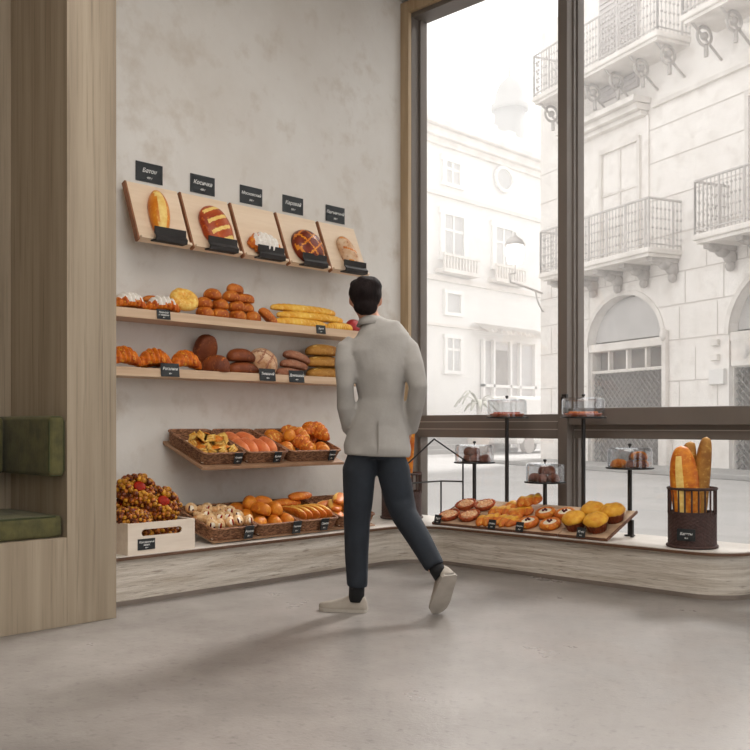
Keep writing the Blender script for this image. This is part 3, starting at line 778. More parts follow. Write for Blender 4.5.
# ================================================================== BOOTH CABINET
YN, YE, XB = 2.246, 2.52, -4.32
bm = bmesh.new()
cab = thing('booth_cabinet', 'tall bleached oak booth surround with a recessed bench niche', 'booth', TR(0, 0, 0))
box(bm, XW+0.004, XB, YN, YE, 0, ZC-0.004, bev=0.002); obj('side_column', bm, 'oak', cab)
bm = bmesh.new(); box(bm, XW+0.004, XB, -0.6, YN, 0, 0.44, bev=0.002); obj('bench_box', bm, 'oak', cab)
bm = bmesh.new(); box(bm, XW+0.004, XW+0.28, -0.6, YN, 0.44, ZC-0.004); obj('back_panel', bm, 'oak', cab)
bm = bmesh.new(); box(bm, XW+0.004, XB, -0.9, -0.6, 0, ZC-0.004, bev=0.002); obj('side_column', bm, 'oak', cab)
def cushion(x0, x1, y0, y1, z0, z1, name, label, r, part='piping'):
    bm = bmesh.new(); box(bm, x0, x1, y0, y1, z0, z1)
    bmesh.ops.bevel(bm, geom=bm.edges[:], offset=r, segments=5, affect='EDGES', profile=0.5)
    for f in bm.faces: f.smooth = True
    o = tag(obj(name, bm, 'velvet'), label, 'cushion')
    return o
c1 = cushion(-4.93, -4.345, -0.58, 2.238, 0.442, 0.55, 'seat_cushion', 'long flat olive velvet seat cushion lying on the oak bench', 0.02)
bm = bmesh.new(); tube(bm, [(-4.352, -0.5, 0.545), (-4.352, 2.2, 0.545)], 0.006, 6, side=(1, 0, 0)); obj('piping', bm, 'velvet_pipe', c1)
c2 = cushion(-4.94, -4.335, 2.160, 2.245, 0.745, 1.045, 'side_cushion', 'olive velvet bolster cushion fixed to the side wall of the niche', 0.022)
bm = bmesh.new()
pts = [(-4.346, 2.166, 0.775), (-4.346, 2.166, 1.015), (-4.346, 2.178, 1.037), (-4.346, 2.228, 1.037), (-4.346, 2.240, 1.015), (-4.346, 2.240, 0.775), (-4.346, 2.228, 0.752), (-4.346, 2.178, 0.752), (-4.346, 2.166, 0.775)]
for a, b in zip(pts[:-1], pts[1:]): cyl(bm, a, b, 0.006, 6)
obj('piping', bm, 'velvet_pipe', c2)
cushion(-4.94, -4.80, -0.58, 2.15, 0.74, 1.045, 'back_cushion', 'long olive velvet back cushion along the rear panel of the niche', 0.035)

# ================================================================== STONE PLINTH (L shaped, rounded)
def plinth_path(inset=0.0, r=0.32, r_end=0.26):
    """outline (x, y) counter-clockwise as seen from above"""
    xf, yf, xe = -4.57-inset, 5.12+inset, -2.17-inset
    P_ = [(XW+0.006, YE+0.006), (xf, YE+0.006)]
    cx, cy_ = xf+r, yf-r
    P_ += [(cx-r*math.cos(a), cy_+r*math.sin(a)) for a in [PI/2*k/12 for k in range(13)]]
    re = r_end
    P_ += [(xe-re+re*math.sin(a), yf+re-re*math.cos(a)) for a in [PI/2*k/12 for k in range(13)]]
    yb = 5.675
    P_ += [(xe, yb-0.005), (xe, yb), (XW+0.006, yb)]
    return P_
def prism(bm, P_, z0, z1, mi=0):
    a = [bm.verts.new((x, y, z0)) for x, y in P_]; b = [bm.verts.new((x, y, z1)) for x, y in P_]
    n = len(P_)
    for i in range(n): f = bm.faces.new((a[i], a[(i+1) % n], b[(i+1) % n], b[i])); f.material_index = mi
    f = bm.faces.new(b); f.material_index = mi; f = bm.faces.new(a[::-1]); f.material_index = mi
    bmesh.ops.triangulate(bm, faces=[f for f in bm.faces if len(f.verts) > 4])
pl = thing('display_plinth', 'low L shaped travertine display plinth with a rounded end along wall and window', 'plinth', TR(0, 0, 0))
bm = bmesh.new(); prism(bm, plinth_path(0.012), 0.026, 0.252); obj('stone_body', bm, 'trav', pl)
bm = bmesh.new(); prism(bm, plinth_path(0.0), 0.0, 0.026); obj('toe_strip', bm, 'toe', pl)
bm = bmesh.new(); prism(bm, plinth_path(-0.012), 0.252, 0.268); obj('edge_strip', bm, 'edge_brown', pl)
bm = bmesh.new(); prism(bm, plinth_path(0.006), 0.268, 0.272); obj('stone_top', bm, 'white_top', pl)
ZP = 0.2725

# ================================================================== WALL SHELVES
def wall_shelf(z0, z1, label):
    bm = bmesh.new(); box(bm, XW+0.001, -4.99, YE+0.02, 5.06, z0, z1, bev=0.002)
    return tag(obj('wall_shelf', bm, 'shelf'), label, 'shelf')
wall_shelf(1.654, 1.711, 'upper thick pale wood wall shelf carrying rolls and yellow baguettes')
wall_shelf(1.298, 1.352, 'lower thick pale wood wall shelf carrying croissants and dark loaves')

# slanted display boards with a small black ledge, chalk card above, one loaf each
BT = math.atan2(0.165, 0.398)
boards = [(3.08, 'batard'), (3.483, 'slashed'), (3.89, 'sugar'), (4.293, 'crossed'), (4.70, 'oval')]
B_LBL = ['holding the long glossy orange loaf', 'holding the round loaf with pale slashes', 'holding the sugar dusted croissant', 'holding the dark crosshatched round loaf', 'holding the floured pale oval loaf']
CARDS = [('Батон', '400 г'), ('Косичка', '400 г'), ('Московский', '300 г'), ('Каравай', '500 г'), ('Пшеничный', '300 г')]
ZB = 0.415   # board length along the slope
for i, (y0, kind) in enumerate(boards):
    root = thing('display_board', 'slanted pale wood wall board '+B_LBL[i], 'display board', Matrix.Translation((XW+0.195, y0, 2.13)) @ Matrix.Rotation(-BT, 4, 'Y'), 'slanted display boards')
    w = 0.372
    # local: x out of the board, y along wall, z up the slope
    bm = bmesh.new(); box(bm, 0.0, 0.034, 0.0, w, 0.0, ZB, bev=0.002); obj('board', bm, 'birch', root)
    bm = bmesh.new(); box(bm, -0.002, 0.036, -0.014, 0.0, -0.002, ZB+0.002, bev=0.002); obj('edge_strip', bm, 'birch_edge', root, label='brown edge strip')
    bm = bmesh.new(); box(bm, 0.034, 0.056, 0.0, w, 0.0, 0.018, bev=0.002); obj('bottom_lip', bm, 'birch', root)
    bm = bmesh.new()
    prof = [(0.034, -0.006), (0.088, -0.026), (0.104, -0.004), (0.094, 0.022), (0.110, 0.060), (0.104, 0.062), (0.088, 0.024), (0.097, -0.004), (0.086, -0.018), (0.034, 0.004)]
    loft(bm, [[Vector((a, yy, b)) for a, b in prof] for yy in (0.075, 0.305)])
    for f in bm.faces: f.smooth = False
    bmesh.ops.recalc_face_normals(bm, faces=bm.faces)
    obj('ledge_holder', bm, 'holder', root, label='black folded metal ledge')
    ob = root.matrix_basis
    def on(yl, zl, rx=0, xl=0.036): return ob @ Matrix.Translation((xl, yl, zl)) @ Matrix.Rotation(rx, 4, 'X') @ Matrix(((0, 0, 1), (1, 0, 0), (0, 1, 0))).to_4x4()
    # after the matrix: bread x -> board y, bread y -> slope, bread z -> out
    if kind == 'batard': put('long_loaf', 'batard', on(0.17, 0.195, math.radians(90-6)) @ Matrix.Diagonal((1.3, 1.3, 0.95, 1)), 'long glossy orange loaf standing on end on a slanted display board', 'bread')
    if kind == 'slashed': put('slashed_loaf', 'slashed_loaf', on(0.20, 0.175, math.radians(100)) @ Matrix.Diagonal((1.25, 1.3, 0.85, 1)), 'round reddish loaf with pale yellow slashes on a slanted display board', 'bread')
    if kind == 'sugar': put('sugar_croissant', 'sugar_croissant', on(0.18, 0.105, math.radians(-6)) @ Matrix.Diagonal((1.2, 1.2, 0.8, 1)), 'sugar dusted croissant lying on the middle slanted display board', 'croissant')
    if kind == 'crossed': put('crosshatched_loaf', 'crossed_loaf', on(0.20, 0.15) @ Matrix.Diagonal((1.45, 1.45, 1.2, 1)), 'dark glazed round loaf with crosshatched top on a slanted board', 'bread')
    if kind == 'oval': put('oval_loaf', 'pale_oval_loaf', on(0.20, 0.17, math.radians(102)) @ Matrix.Diagonal((1.2, 1.3, 0.85, 1)), 'floured pale oval loaf with golden slashes on the slanted board near the window', 'bread')
    yc = [3.285, 3.70, 4.115, 4.505, 4.935][i]
    card(face_px(XW+0.002, yc, 2.627), 0.2, 0.125, CARDS[i], 'black chalk card on the wall above the '+['long orange loaf', 'slashed round loaf', 'sugar dusted croissant on a board', 'crosshatched dark loaf', 'floured oval loaf'][i], 'wall chalk cards', name='wall_card')

# shelf edge tags
T1 = 'black price tags on the wall shelves'
card(face_px(-4.988, 3.237, 1.690, 0.12), 0.098, 0.062, ('Круассан', 'с сахаром', '80 г'), 'black price tag on the upper shelf edge below the sugared croissants', T1)
card(face_px(-4.988, 4.566, 1.694, 0.1), 0.09, 0.062, ('Багет', '250 г'), 'black price tag on the upper shelf edge below the yellow baguettes', T1)
card(face_px(-4.988, 3.284, 1.345, 0.12), 0.135, 0.085, ('Рогалики', '80 г'), 'black price tag on the lower shelf edge below the croissants', T1)
card(face_px(-4.988, 4.068, 1.345, 0.12), 0.14, 0.085, ('Тминный', '350 г'), 'black price tag on the lower shelf edge below the white rustic loaf', T1)
card(face_px(-4.988, 4.332, 1.343, 0.12), 0.14, 0.085, ('Домашний', '400 г'), 'black price tag on the lower shelf edge below the flat floured loaves', T1)

# ------- upper shelf
Z1 = 1.7115; XS = -5.09
put('sugar_croissant', 'sugar_croissant', TR(-5.06, 3.035, Z1, rz=PI/2+0.15), 'sugar dusted croissant on the upper shelf beside the oak cabinet', 'croissant', 'sugared croissants')
put('sugar_croissant', 'sugar_croissant', TR(-5.06, 3.27, Z1, rz=PI/2-0.15), 'sugar dusted croissant on the upper shelf beside the ring loaf', 'croissant', 'sugared croissants')
put('brown_stick', 'long_roll', TR(-5.17, 3.30, Z1+0.075, rz=PI/2, s=(1.2, 0.8, 0.7)), 'narrow brown roll lying behind the sugared croissants', 'bread roll')
put('ring_loaf', 'ring_loaf', TR(-5.08, 3.44, Z1+0.072, rx=0.0, ry=math.radians(48), rz=-0.2, s=0.86), 'round flaky ring loaf leaning on edge on the upper shelf', 'bread')
rolls = [(3.60, 0.0, -5.06, 'round_roll', 0.3), (3.715, 0.0, -5.05, 'round_roll', 1.2), (3.86, 0.0, -5.05, 'round_roll', 0.2), (3.99, 0.0, -5.05, 'round_roll', 2.0),
         (3.605, 0.062, -5.08, 'round_roll', 0.8), (3.72, 0.062, -5.06, 'round_roll', 0.1), (3.86, 0.062, -5.06, 'round_roll', 0.9), (3.965, 0.064, -5.10, 'round_roll', 0.1),
         (3.675, 0.126, -5.08, 'round_roll', 0.5), (3.82, 0.126, -5.07, 'round_roll', 1.4), (3.935, 0.128, -5.09, 'long_roll', 1.2), (3.87, 0.188, -5.09, 'long_roll', 1.9)]
for i, (y, dz, x, k, rz) in enumerate(rolls):
    top = i == 11
    lev = 'bottom layer' if dz < 0.03 else 'second layer' if dz < 0.1 else 'third layer'
    put('bread_roll', k, TR(x, y, Z1+dz, rz=rz, s=(1.08 if k == 'round_roll' else 1)),
        'brown bread roll topmost on the heap of rolls on the upper shelf' if top else f'round brown bread roll in the {lev} of the roll heap on the upper shelf', 'bread roll', 'heap of bread rolls')
put('bread_roll', 'long_roll', TR(-5.04, 4.10, Z1+0.022, ry=0.75, rz=PI/2-0.3), 'long brown roll leaning between the roll heap and the yellow baguettes', 'bread roll')
bag = [(-5.04, 4.42, 0, 0.84, 'front'), (-5.04, 4.80, 0.0, 0.42, 'short front'), (-5.14, 4.52, 0.0, 1.0, ''), (-5.07, 4.54, 0.055, 1.05, 'middle'), (-5.10, 4.50, 0.108, 1.02, 'top')]
BL = ['yellow baguette in front at the bottom of the baguette stack', 'short yellow baguette in front beside the red wrapped bread', 'yellow baguette lying at the back of the baguette stack', 'yellow baguette in the middle layer of the baguette stack', 'yellow baguette lying on top of the baguette stack']
for (x, y, dz, s, _), lb_ in zip(bag, BL):
    put('baguette', 'yellow_baguette', TR(x, y, Z1+dz, rz=PI/2+rnd.uniform(-.03, .03), s=(s, 1.0, 0.92)), lb_, 'baguette', 'stack of yellow baguettes')
bm = loaf(0.16, 0.10, 0.10, n=18, seg=14, pw=0.4, seed=22)
rw = tag(obj('wrapped_bread', bm, 'redwrap', mtx=TR(-5.07, 4.98, Z1, rz=PI/2)), 'bread in red wrapping at the window end of the upper shelf', 'bread')
bm = bmesh.new(); tube(bm, [(0.07, 0, 0.04), (0.082, 0, 0.05), (0.095, 0, 0.065)], [0.012, 0.01, 0.03], 10); obj('twisted_end', bm, 'redwrap', rw)
# ------- lower shelf
Z2 = 1.3525
cr = [(3.00, -5.06, 0.12, 0), (3.215, -5.06, -0.1, 0), (3.44, -5.05, 0.15, 0), (3.30, -5.165, 0.05, 0)]
CL = ['golden croissant on the lower shelf next to the oak cabinet', 'golden croissant second from the oak cabinet on the lower shelf', 'golden croissant above the price tag nearest the big brown loaf', 'golden croissant lying behind the front three against the wall']
for (y, x, r, dz), lb_ in zip(cr, CL):
    put('croissant', 'croissant', TR(x, y, Z2+dz, rz=PI/2+r, s=1.08), lb_, 'croissant', 'croissants on the lower shelf')
put('brown_loaf', 'brown_loaf', TR(-5.13, 3.675, Z2+0.12, rx=0, ry=math.radians(-74), rz=0.15, s=(1.0, 1.3, 1.1)), 'big brown loaf standing upright against the wall on the lower shelf', 'bread')
put('brown_loaf', 'brown_loaf', TR(-5.06, 3.69, Z2, rz=0.55, s=(0.72, 1.15, 1.1)), 'big brown loaf lying in front of the upright one on the lower shelf', 'bread')
put('dark_loaf', 'dark_loaf', TR(-5.08, 3.93, Z2, rz=PI/2, s=(1.05, 1, 0.95)), 'dark reddish loaf at the bottom of the two stacked dark loaves', 'bread')
put('dark_loaf', 'dark_loaf', TR(-5.09, 3.92, Z2+0.085, rz=PI/2+0.1), 'dark reddish loaf on top of the two stacked dark loaves', 'bread')
put('rustic_loaf', 'rustic_loaf', TR(-5.115, 4.12, Z2+0.075, ry=0.75, rz=0.2, s=(1.0, 0.95, 1.0)), 'round white floured rustic loaf leaning beside the dark loaves', 'bread')
for k, (y, dz, rr) in enumerate(((4.34, 0, 0.0), (4.385, 0.058, 0.1), (4.41, 0.116, 0.22))):
    put('flat_loaf', 'flat_rye_loaf', TR(-5.08, y, Z2+dz, rx=0.0, ry=0, rz=PI/2) @ Matrix.Rotation(rr, 4, 'Y'), 'flat floured brown loaf, '+('bottom', 'middle', 'top')[k]+' of the three stacked', 'bread', 'stacked flat loaves')
for k, (y, dz) in enumerate(((4.72, 0), (4.70, 0.083), (4.69, 0.166))):
    put('wide_loaf', 'wide_loaf', TR(-5.09, y, Z2+dz, rz=PI/2, s=(1.08-0.07*k, 1, 1)), 'wide yellow brown scored loaf, '+('lowest', 'middle', 'topmost')[k]+' of the tall stack', 'bread', 'stacked wide loaves')

# ================================================================== WICKER BASKETS
def rrect(w, d, r, n=5):
    P_ = []
    for cx, cy_, a0 in ((w/2-r, d/2-r, 0), (-w/2+r, d/2-r, PI/2), (-w/2+r, -d/2+r, PI), (w/2-r, -d/2+r, 3*PI/2)):
        for k in range(n+1):
            a = a0+PI/2*k/n; P_.append((cx+r*math.cos(a), cy_+r*math.sin(a)))
    return P_
def basket_mesh(w, d, h):
    bm = bmesh.new()
    def dens(P_):
        out = []
        for i in range(len(P_)):
            a, b = Vector(P_[i]), Vector(P_[(i+1) % len(P_)]); n = max(1, int((b-a).length/0.016))
            out += [a.lerp(b, k/n) for k in range(n)]
        return out
    base = dens(rrect(w-0.03, d-0.03, 0.035)); n = len(base)
    rings = []
    rows = 12
    for j in range(rows*2+1):
        t = j/(rows*2); z = t*h; fl = 1+0.075*t
        ring = []
        for k, p in enumerate(base):
            off = 0.0035*math.sin(PI*j)+0.003*math.cos(k*PI/1.0+(j//2)*PI)*(1 if j % 2 else 0.2)
            q = p.normalized()
            ring.append(Vector((p.x*fl+q.x*off, p.y*fl+q.y*off, z)))
        rings.append(ring)
    inner = [[Vector((v.x*0.965, v.y*0.965, v.z)) for v in r] for r in reversed(rings[4:])]
    inner[-1] = [Vector((v.x, v.y, 0.008)) for v in inner[-1]]
    loft(bm, rings+inner, cap=True)
    bmesh.ops.recalc_face_normals(bm, faces=bm.faces)
    return bm
def rim_mesh(w, d, h):
    bm = bmesh.new(); P_ = rrect((w-0.03)*1.07, (d-0.03)*1.07, 0.036, 6); n = len(P_)
    rings = []
    for i, (x, y) in enumerate(P_):
        a = Vector(P_[(i+1) % n])-Vector(P_[i-1]); t = Vector((a.x, a.y, 0)).normalized(); s = Vector((t.y, -t.x, 0))
        rings.append([Vector((x, y, h))+s*0.009*math.cos(2*PI*k/8)+Vector((0, 0, 0.008*math.sin(2*PI*k/8))) for k in range(8)])
    loft(bm, rings, closed=True); bmesh.ops.recalc_face_normals(bm, faces=bm.faces)
    return bm
D_B, H_B = 0.44, 0.078
def basket(w, mtx, label, group):
    root = thing('wicker_basket', label, 'basket', mtx, group)
    obj('basket_body', basket_mesh(w, D_B, H_B), 'wicker', root)
    obj('rim', rim_mesh(w, D_B, H_B), 'wicker', root)
    bm = bmesh.new(); box(bm, -w/2*0.9, w/2*0.9, -D_B/2*0.9, D_B/2*0.9, 0.010, 0.013); obj('paper_liner', bm, 'cream', root)
    return root
# slope frame: local x along wall (+y world), local y up the slope (towards the wall), local z normal
def slope(xf, z0, yc, tilt, s):
    """xf,z0 = front bottom edge; s = distance up the slope"""
    dirv = Vector((-math.cos(tilt), 0, math.sin(tilt))); nv = Vector((math.sin(tilt), 0, math.cos(tilt)))
    c = Vector((xf, yc, z0))+dirv*s
    m = Matrix((( 0, dirv.x, nv.x), (1, 0, 0), (0, dirv.z, nv.z))).to_4x4()
    return Matrix.Translation(c) @ m
TA = math.atan2(0.154, 0.43)
# slanted plank carrying three baskets
XF3, ZF3 = -4.785, 0.742
bm = bmesh.new(); box(bm, 3.385, 4.60, -0.01, 0.462, -0.022, -0.002, bev=0.002)
m3 = slope(XF3, ZF3, 0, TA, 0)
tag(obj('slanted_shelf', bm, 'plank', mtx=m3), 'slanted brown plank shelf carrying three wicker baskets', 'shelf')
bk3 = [(3.555, 0.335, 'wicker basket of folded puff pastries on the slanted shelf'), (3.91, 0.345, 'wicker basket of salmon pink buns on the slanted shelf'), (4.335, 0.47, 'wide wicker basket of seeded golden pastries on the slanted shelf')]
MB3 = []
for yc, w, lb_ in bk3:
    m = slope(XF3, ZF3, yc, TA, D_B/2+0.012); MB3.append(m); basket(w, m, lb_, 'baskets on the slanted shelf')
TB = math.atan2(0.115, 0.44)
XF4, ZF4 = -4.625, ZP+0.012
bk4 = [(3.52, 0.345, 'wicker basket of cream horns on the plinth beside the crate'), (3.875, 0.345, 'wicker basket of plain golden buns on the plinth'),
       (4.23, 0.345, 'wicker basket of folded flat pastries standing on edge on the plinth'), (4.59, 0.345, 'wicker basket of stacked flat pastries nearest the corner')]
bm = bmesh.new()
box(bm, 3.36, 4.77, 0.0, 0.455, -0.008, -0.001)
tag(obj('slanted_riser', bm, 'plank', mtx=slope(XF4, ZF4, 0, TB, 0.01)), 'thin slanted riser board under the baskets on the plinth', 'riser')
MB4 = []
for yc, w, lb_ in bk4:
    m = slope(XF4, ZF4, yc, TB, D_B/2+0.012); MB4.append(m); basket(w, m, lb_, 'baskets on the plinth')
def inb(m, x, y, z, rx=0, ry=0, rz=0, s=1): return m @ TR(x, y, z, rx, ry, rz, s)
ZI = 0.014
# folded puff pastries
PL = ['by the tag', 'front edge centre', 'front edge by the oak side', 'centre of the heap', 'back by the wall', 'middle row by the oak side', 'middle row by the pink buns', 'leaning on the topmost one', 'topmost']
for i, (x, y, z) in enumerate(((0.09, -0.12, .01), (0.0, -0.12, .01), (-0.09, -0.10, .01), (0.0, -0.02, .015), (-0.02, 0.09, .01), (-0.09, 0.02, .015), (0.085, -0.03, .015), (0.05, -0.06, .062), (-0.04, -0.03, .066))):
    put('folded_pastry', 'folded_pastry', inb(MB3[0], x, y, ZI+z, rx=rnd.uniform(-.6, .6), ry=rnd.uniform(-.5, .5), rz=rnd.uniform(0, 3), s=(1.0, 1.0, 1.2)), 'yellow folded puff pastry in the slanted shelf basket, '+PL[i], 'pastry', 'folded puff pastries')
# pink buns
for i, (x, z) in enumerate(((-0.12, 0.012), (-0.035, 0.012), (0.05, 0.012), (0.125, 0.02))):
    put('pink_bun', 'pink_bun', inb(MB3[1], x, -0.06+0.02*(i % 2), ZI+z, rx=0.0, rz=PI/2-0.15, s=(1.15, 1.0, 1.05)), 'salmon pink long bun, '+('first', 'second', 'third', 'fourth')[i]+' from the puff pastry basket', 'bun', 'salmon pink buns')
for i, (x) in enumerate((-0.07, 0.05)):
    put('pink_bun', 'pink_bun', inb(MB3[1], x, 0.10, ZI+0.01, rz=PI/2+0.2*i), 'salmon pink long bun in the back row of its basket, '+('nearer', 'farther')[i]+' one', 'bun', 'salmon pink buns')
# seeded golden pastries
sp = [(-0.16, -0.08, .01, 1.2), (-0.06, -0.10, .02, 1.9), (0.04, -0.09, .015, 0.6), (0.15, -0.10, .01, 1.4), (-0.15, 0.06, .02, 0.4), (-0.03, 0.05, .02, 1.4), (0.09, 0.05, .02, 2.2), (0.17, 0.07, .02, 1.0), (-0.1, -0.02, .085, 0.9), (0.0, 0.0, .09, 2.0), (0.11, 0.0, .08, 0.3), (-0.12, 0.13, .03, 2.6), (0.03, 0.13, .05, 0.2), (0.165, -0.01, .09, 1.7)]
for i, (x, y, z, rz) in enumerate(sp):
    key = ('seed_pastry', 'croissant', 'golden_bun')[i % 3 if i != 4 else 0]
    put(key if key != 'seed_pastry' else 'seeded_pastry', key, inb(MB3[2], x, y, ZI+z, rx=rnd.uniform(-.35, .35), ry=rnd.uniform(-.35, .35), rz=rz, s=0.95),
        {'seed_pastry': 'seeded golden pastry in the wide basket', 'croissant': 'small croissant in the wide basket of pastries', 'golden_bun': 'golden bun in the wide basket of seeded pastries'}[key]+' on the slanted shelf', 'pastry' if key != 'croissant' else 'croissant', 'pastries in the wide basket')
# cream horns
for i in range(20):
    x = -0.125+0.0625*(i % 5)+rnd.uniform(-.01, .01); y = -0.13+0.08*(i//5)+rnd.uniform(-.01, .01)
    o = put('cream_horn', 'cream_horn', inb(MB4[0], x, y, ZI+0.02+rnd.uniform(0, .02), ry=rnd.uniform(-1.1, 0.1), rz=-PI/2+rnd.uniform(-1.0, 1.0), s=1.1),
            'small cream horn with a berry in the basket beside the crate', 'pastry', 'cream horns', [('cream', CREAM), ('berry', BERRY if i % 3 else DBERRY)])
# golden buns
for i, (x, y, z, rz, rx) in enumerate(((-0.1, -0.12, .015, 0.5, 0.3), (0.02, -0.13, .015, 1.3, 0), (0.12, -0.12, .02, 1.8, 0), (-0.11, 0.0, .02, 1.0, 0), (0.0, 0.0, .02, 0.2, 0), (0.11, 0.0, .015, 1.6, 0), (-0.08, 0.13, .02, 2.2, 0), (0.06, 0.13, .02, .7, 0), (-0.05, -0.06, .085, 1.9, .3), (0.07, -0.07, .085, 1.2, -.2), (-0.04, 0.08, .085, 0.9, .2), (0.07, 0.07, .08, 2.4, 0))):
    lay = 'upper' if z > 0.05 else 'lower'
    put('golden_bun', 'golden_bun', inb(MB4[1], x, y, ZI+z, rx=rx, rz=rz, s=(0.95, 1.0, 1.05)), f'plain golden bun in the {lay} layer of the plinth basket', 'bun', f'plain golden buns {lay} layer')
# flat pastries on edge
for i, x in enumerate((-0.13, -0.075, -0.01, 0.05, 0.105)):
    put('flat_pastry', 'flat_slice', inb(MB4[2], x, -0.06, ZI+0.055, rx=PI/2-0.35, ry=0.15, rz=PI/2+0.08), 'orange flat pastry standing on edge, number '+('one', 'two', 'three', 'four', 'five')[i]+' from the golden buns', 'pastry', 'flat pastries on edge')
for i, (x, rz) in enumerate(((-0.06, 0.2), (-0.04, -0.1), (0.07, 0.1))):
    put('flat_pastry', 'flat_slice', inb(MB4[2], x, 0.10, ZI+0.02+0.042*i, rz=rz, s=(0.9, 0.9, 1)), 'orange flat pastry lying behind the ones on edge, '+('lowest', 'middle', 'topmost')[i], 'pastry', 'flat pastries lying')
for i, (x, y, z, rz) in enumerate(((-0.08, -0.05, .02, 1.2), (0.05, -0.06, .02, 1.5), (-0.06, -0.02, .06, 0.9), (0.06, 0.02, .062, 1.1), (-0.03, 0.08, .03, .2), (0.0, 0.0, .102, .7))):
    put('flat_pastry', 'flat_slice', inb(MB4[3], x, y, ZI+z, rz=rz, rx=0.1), 'yellow brown flat pastry in the basket nearest the corner', 'pastry', 'flat pastries by the corner')
# basket tags
T2 = 'small chalk tags clipped to the baskets'
def btag(m, x, label, lines=('Слойка', '60 г'), w=0.062, h=0.075, zz=0.05):
    t = m @ Matrix.Translation((x, -D_B/2*1.05-0.006, zz)) @ Matrix(((1, 0, 0), (0, 0, -1), (0, 1, 0))).to_4x4()
    card(t, w, h, lines, label, T2)
btag(MB3[0], 0.09, 'chalk tag on the basket of folded puff pastries')
btag(MB3[1], 0.06, 'chalk tag on the basket of salmon pink buns', ('Булка', '70 г'))
btag(MB3[2], 0.13, 'chalk tag on the wide basket of seeded pastries', ('Плюшка', '70 г'), 0.058)
btag(MB4[0], 0.09, 'chalk tag on the basket of cream horns', ('Рожок', '50 г'), 0.07, 0.085)
btag(MB4[1], 0.13, 'chalk tag on the basket of plain golden buns', ('Пирожок', '60 г'), 0.07, 0.085)
btag(MB4[2], 0.02, 'chalk tag on the basket of upright flat pastries', ('Самса', '90 г'), 0.068, 0.085)

# ================================================================== WHITE CRATE
X0c, X1c, Y0c, Y1c = -4.96, -4.585, 2.745, 3.19; Hc = 0.176
crate = thing('wooden_crate', 'whitewashed wooden crate with a slotted handle, full of nut pastries', 'crate', TR((X0c+X1c)/2, (Y0c+Y1c)/2, ZP))
dx, dy, t = (X1c-X0c)/2, (Y1c-Y0c)/2, 0.014
bm = bmesh.new()   # front board with a real slot
hw, z0, z1 = 0.135, 0.100, 0.138
box(bm, dx-t, dx, -dy, dy, 0, z0); box(bm, dx-t, dx, -dy, dy, z1, Hc); box(bm, dx-t, dx, -dy, -hw, z0, z1); box(bm, dx-t, dx, hw, dy, z0, z1)
for sg_ in (-1, 1):     # rounded slot ends
    c = Vector((0, sg_*(hw-0.019), (z0+z1)/2))
    for q in (-1, 1):
        P_ = [Vector((0, sg_*hw, (z0+z1)/2+q*0.019))]+[Vector((0, c.y+sg_*0.019*math.sin(a), c.z+q*0.019*math.cos(a))) for a in [PI/2*k/6 for k in range(7)]]
        loft(bm, [[Vector((x, p.y, p.z)) for p in P_] for x in (dx-t, dx)])
bmesh.ops.recalc_face_normals(bm, faces=bm.faces)
obj('front_board', bm, 'crate', crate)
bm = bmesh.new(); box(bm, -dx, -dx+t, -dy, dy, 0, Hc); obj('rear_board', bm, 'crate', crate)
for sg_ in (-1, 1):
    bm = bmesh.new(); y0, y1 = (-dy, -dy+t) if sg_ < 0 else (dy-t, dy); box(bm, -dx+t, dx-t, y0, y1, 0, Hc)
    for j in range(9):   # finger joints show on the front corners
        zf = 0.004+j*0.0195; box(bm, dx-t, dx+0.0006, y0 if sg_ > 0 else y0-0.0006, y1+(0.0006 if sg_ > 0 else 0), zf, zf+0.009)
    obj('side_board', bm, 'crate', crate)
bm = bmesh.new(); box(bm, -dx+t, dx-t, -dy+t, dy-t, 0.0, 0.01); obj('bottom_board', bm, 'crate', crate)
card(face_px(X1c+0.001, 2.862, ZP+0.055), 0.112, 0.062, ('Праздничный', 'калач', '450 г'), 'black price tag fixed to the front of the whitewashed crate', None)
nw = [((-4.83, 2.945, ZP+0.315), (0.85, 0.15), 1.02, 'topmost nut wreath pastry with a red jam centre, heaped on the crate'),
      ((-4.75, 3.05, ZP+0.24), (1.0, 0.12), 1.0, 'nut wreath pastry with jam centre leaning over the crate front near the baskets'),
      ((-4.705, 2.845, ZP+0.165), (0.12, -0.1), 0.9, 'nut wreath pastry lying flat at the crate front by the oak cabinet'),
      ((-4.86, 2.85, ZP+0.19), (0.5, -0.2), 0.95, 'nut wreath pastry at the rear of the crate by the oak cabinet'),
      ((-4.77, 2.88, ZP+0.05), (0, 0), 1.1, 'nut wreath pastry deep inside the crate by the oak cabinet'), ((-4.74, 3.06, ZP+0.05), (0, 0), 1.1, 'nut wreath pastry deep inside the crate, seen through the slot')]
for (p, (ry, rx), s, lb_) in nw:
    o = put('nut_wreath', 'nut_wreath', TR(*p, rx=rx, ry=ry, s=s), lb_, 'pastry', 'nut wreath pastries in the crate')
    obj('jam_centre', JAM, None, o, label='glossy red jam centre')

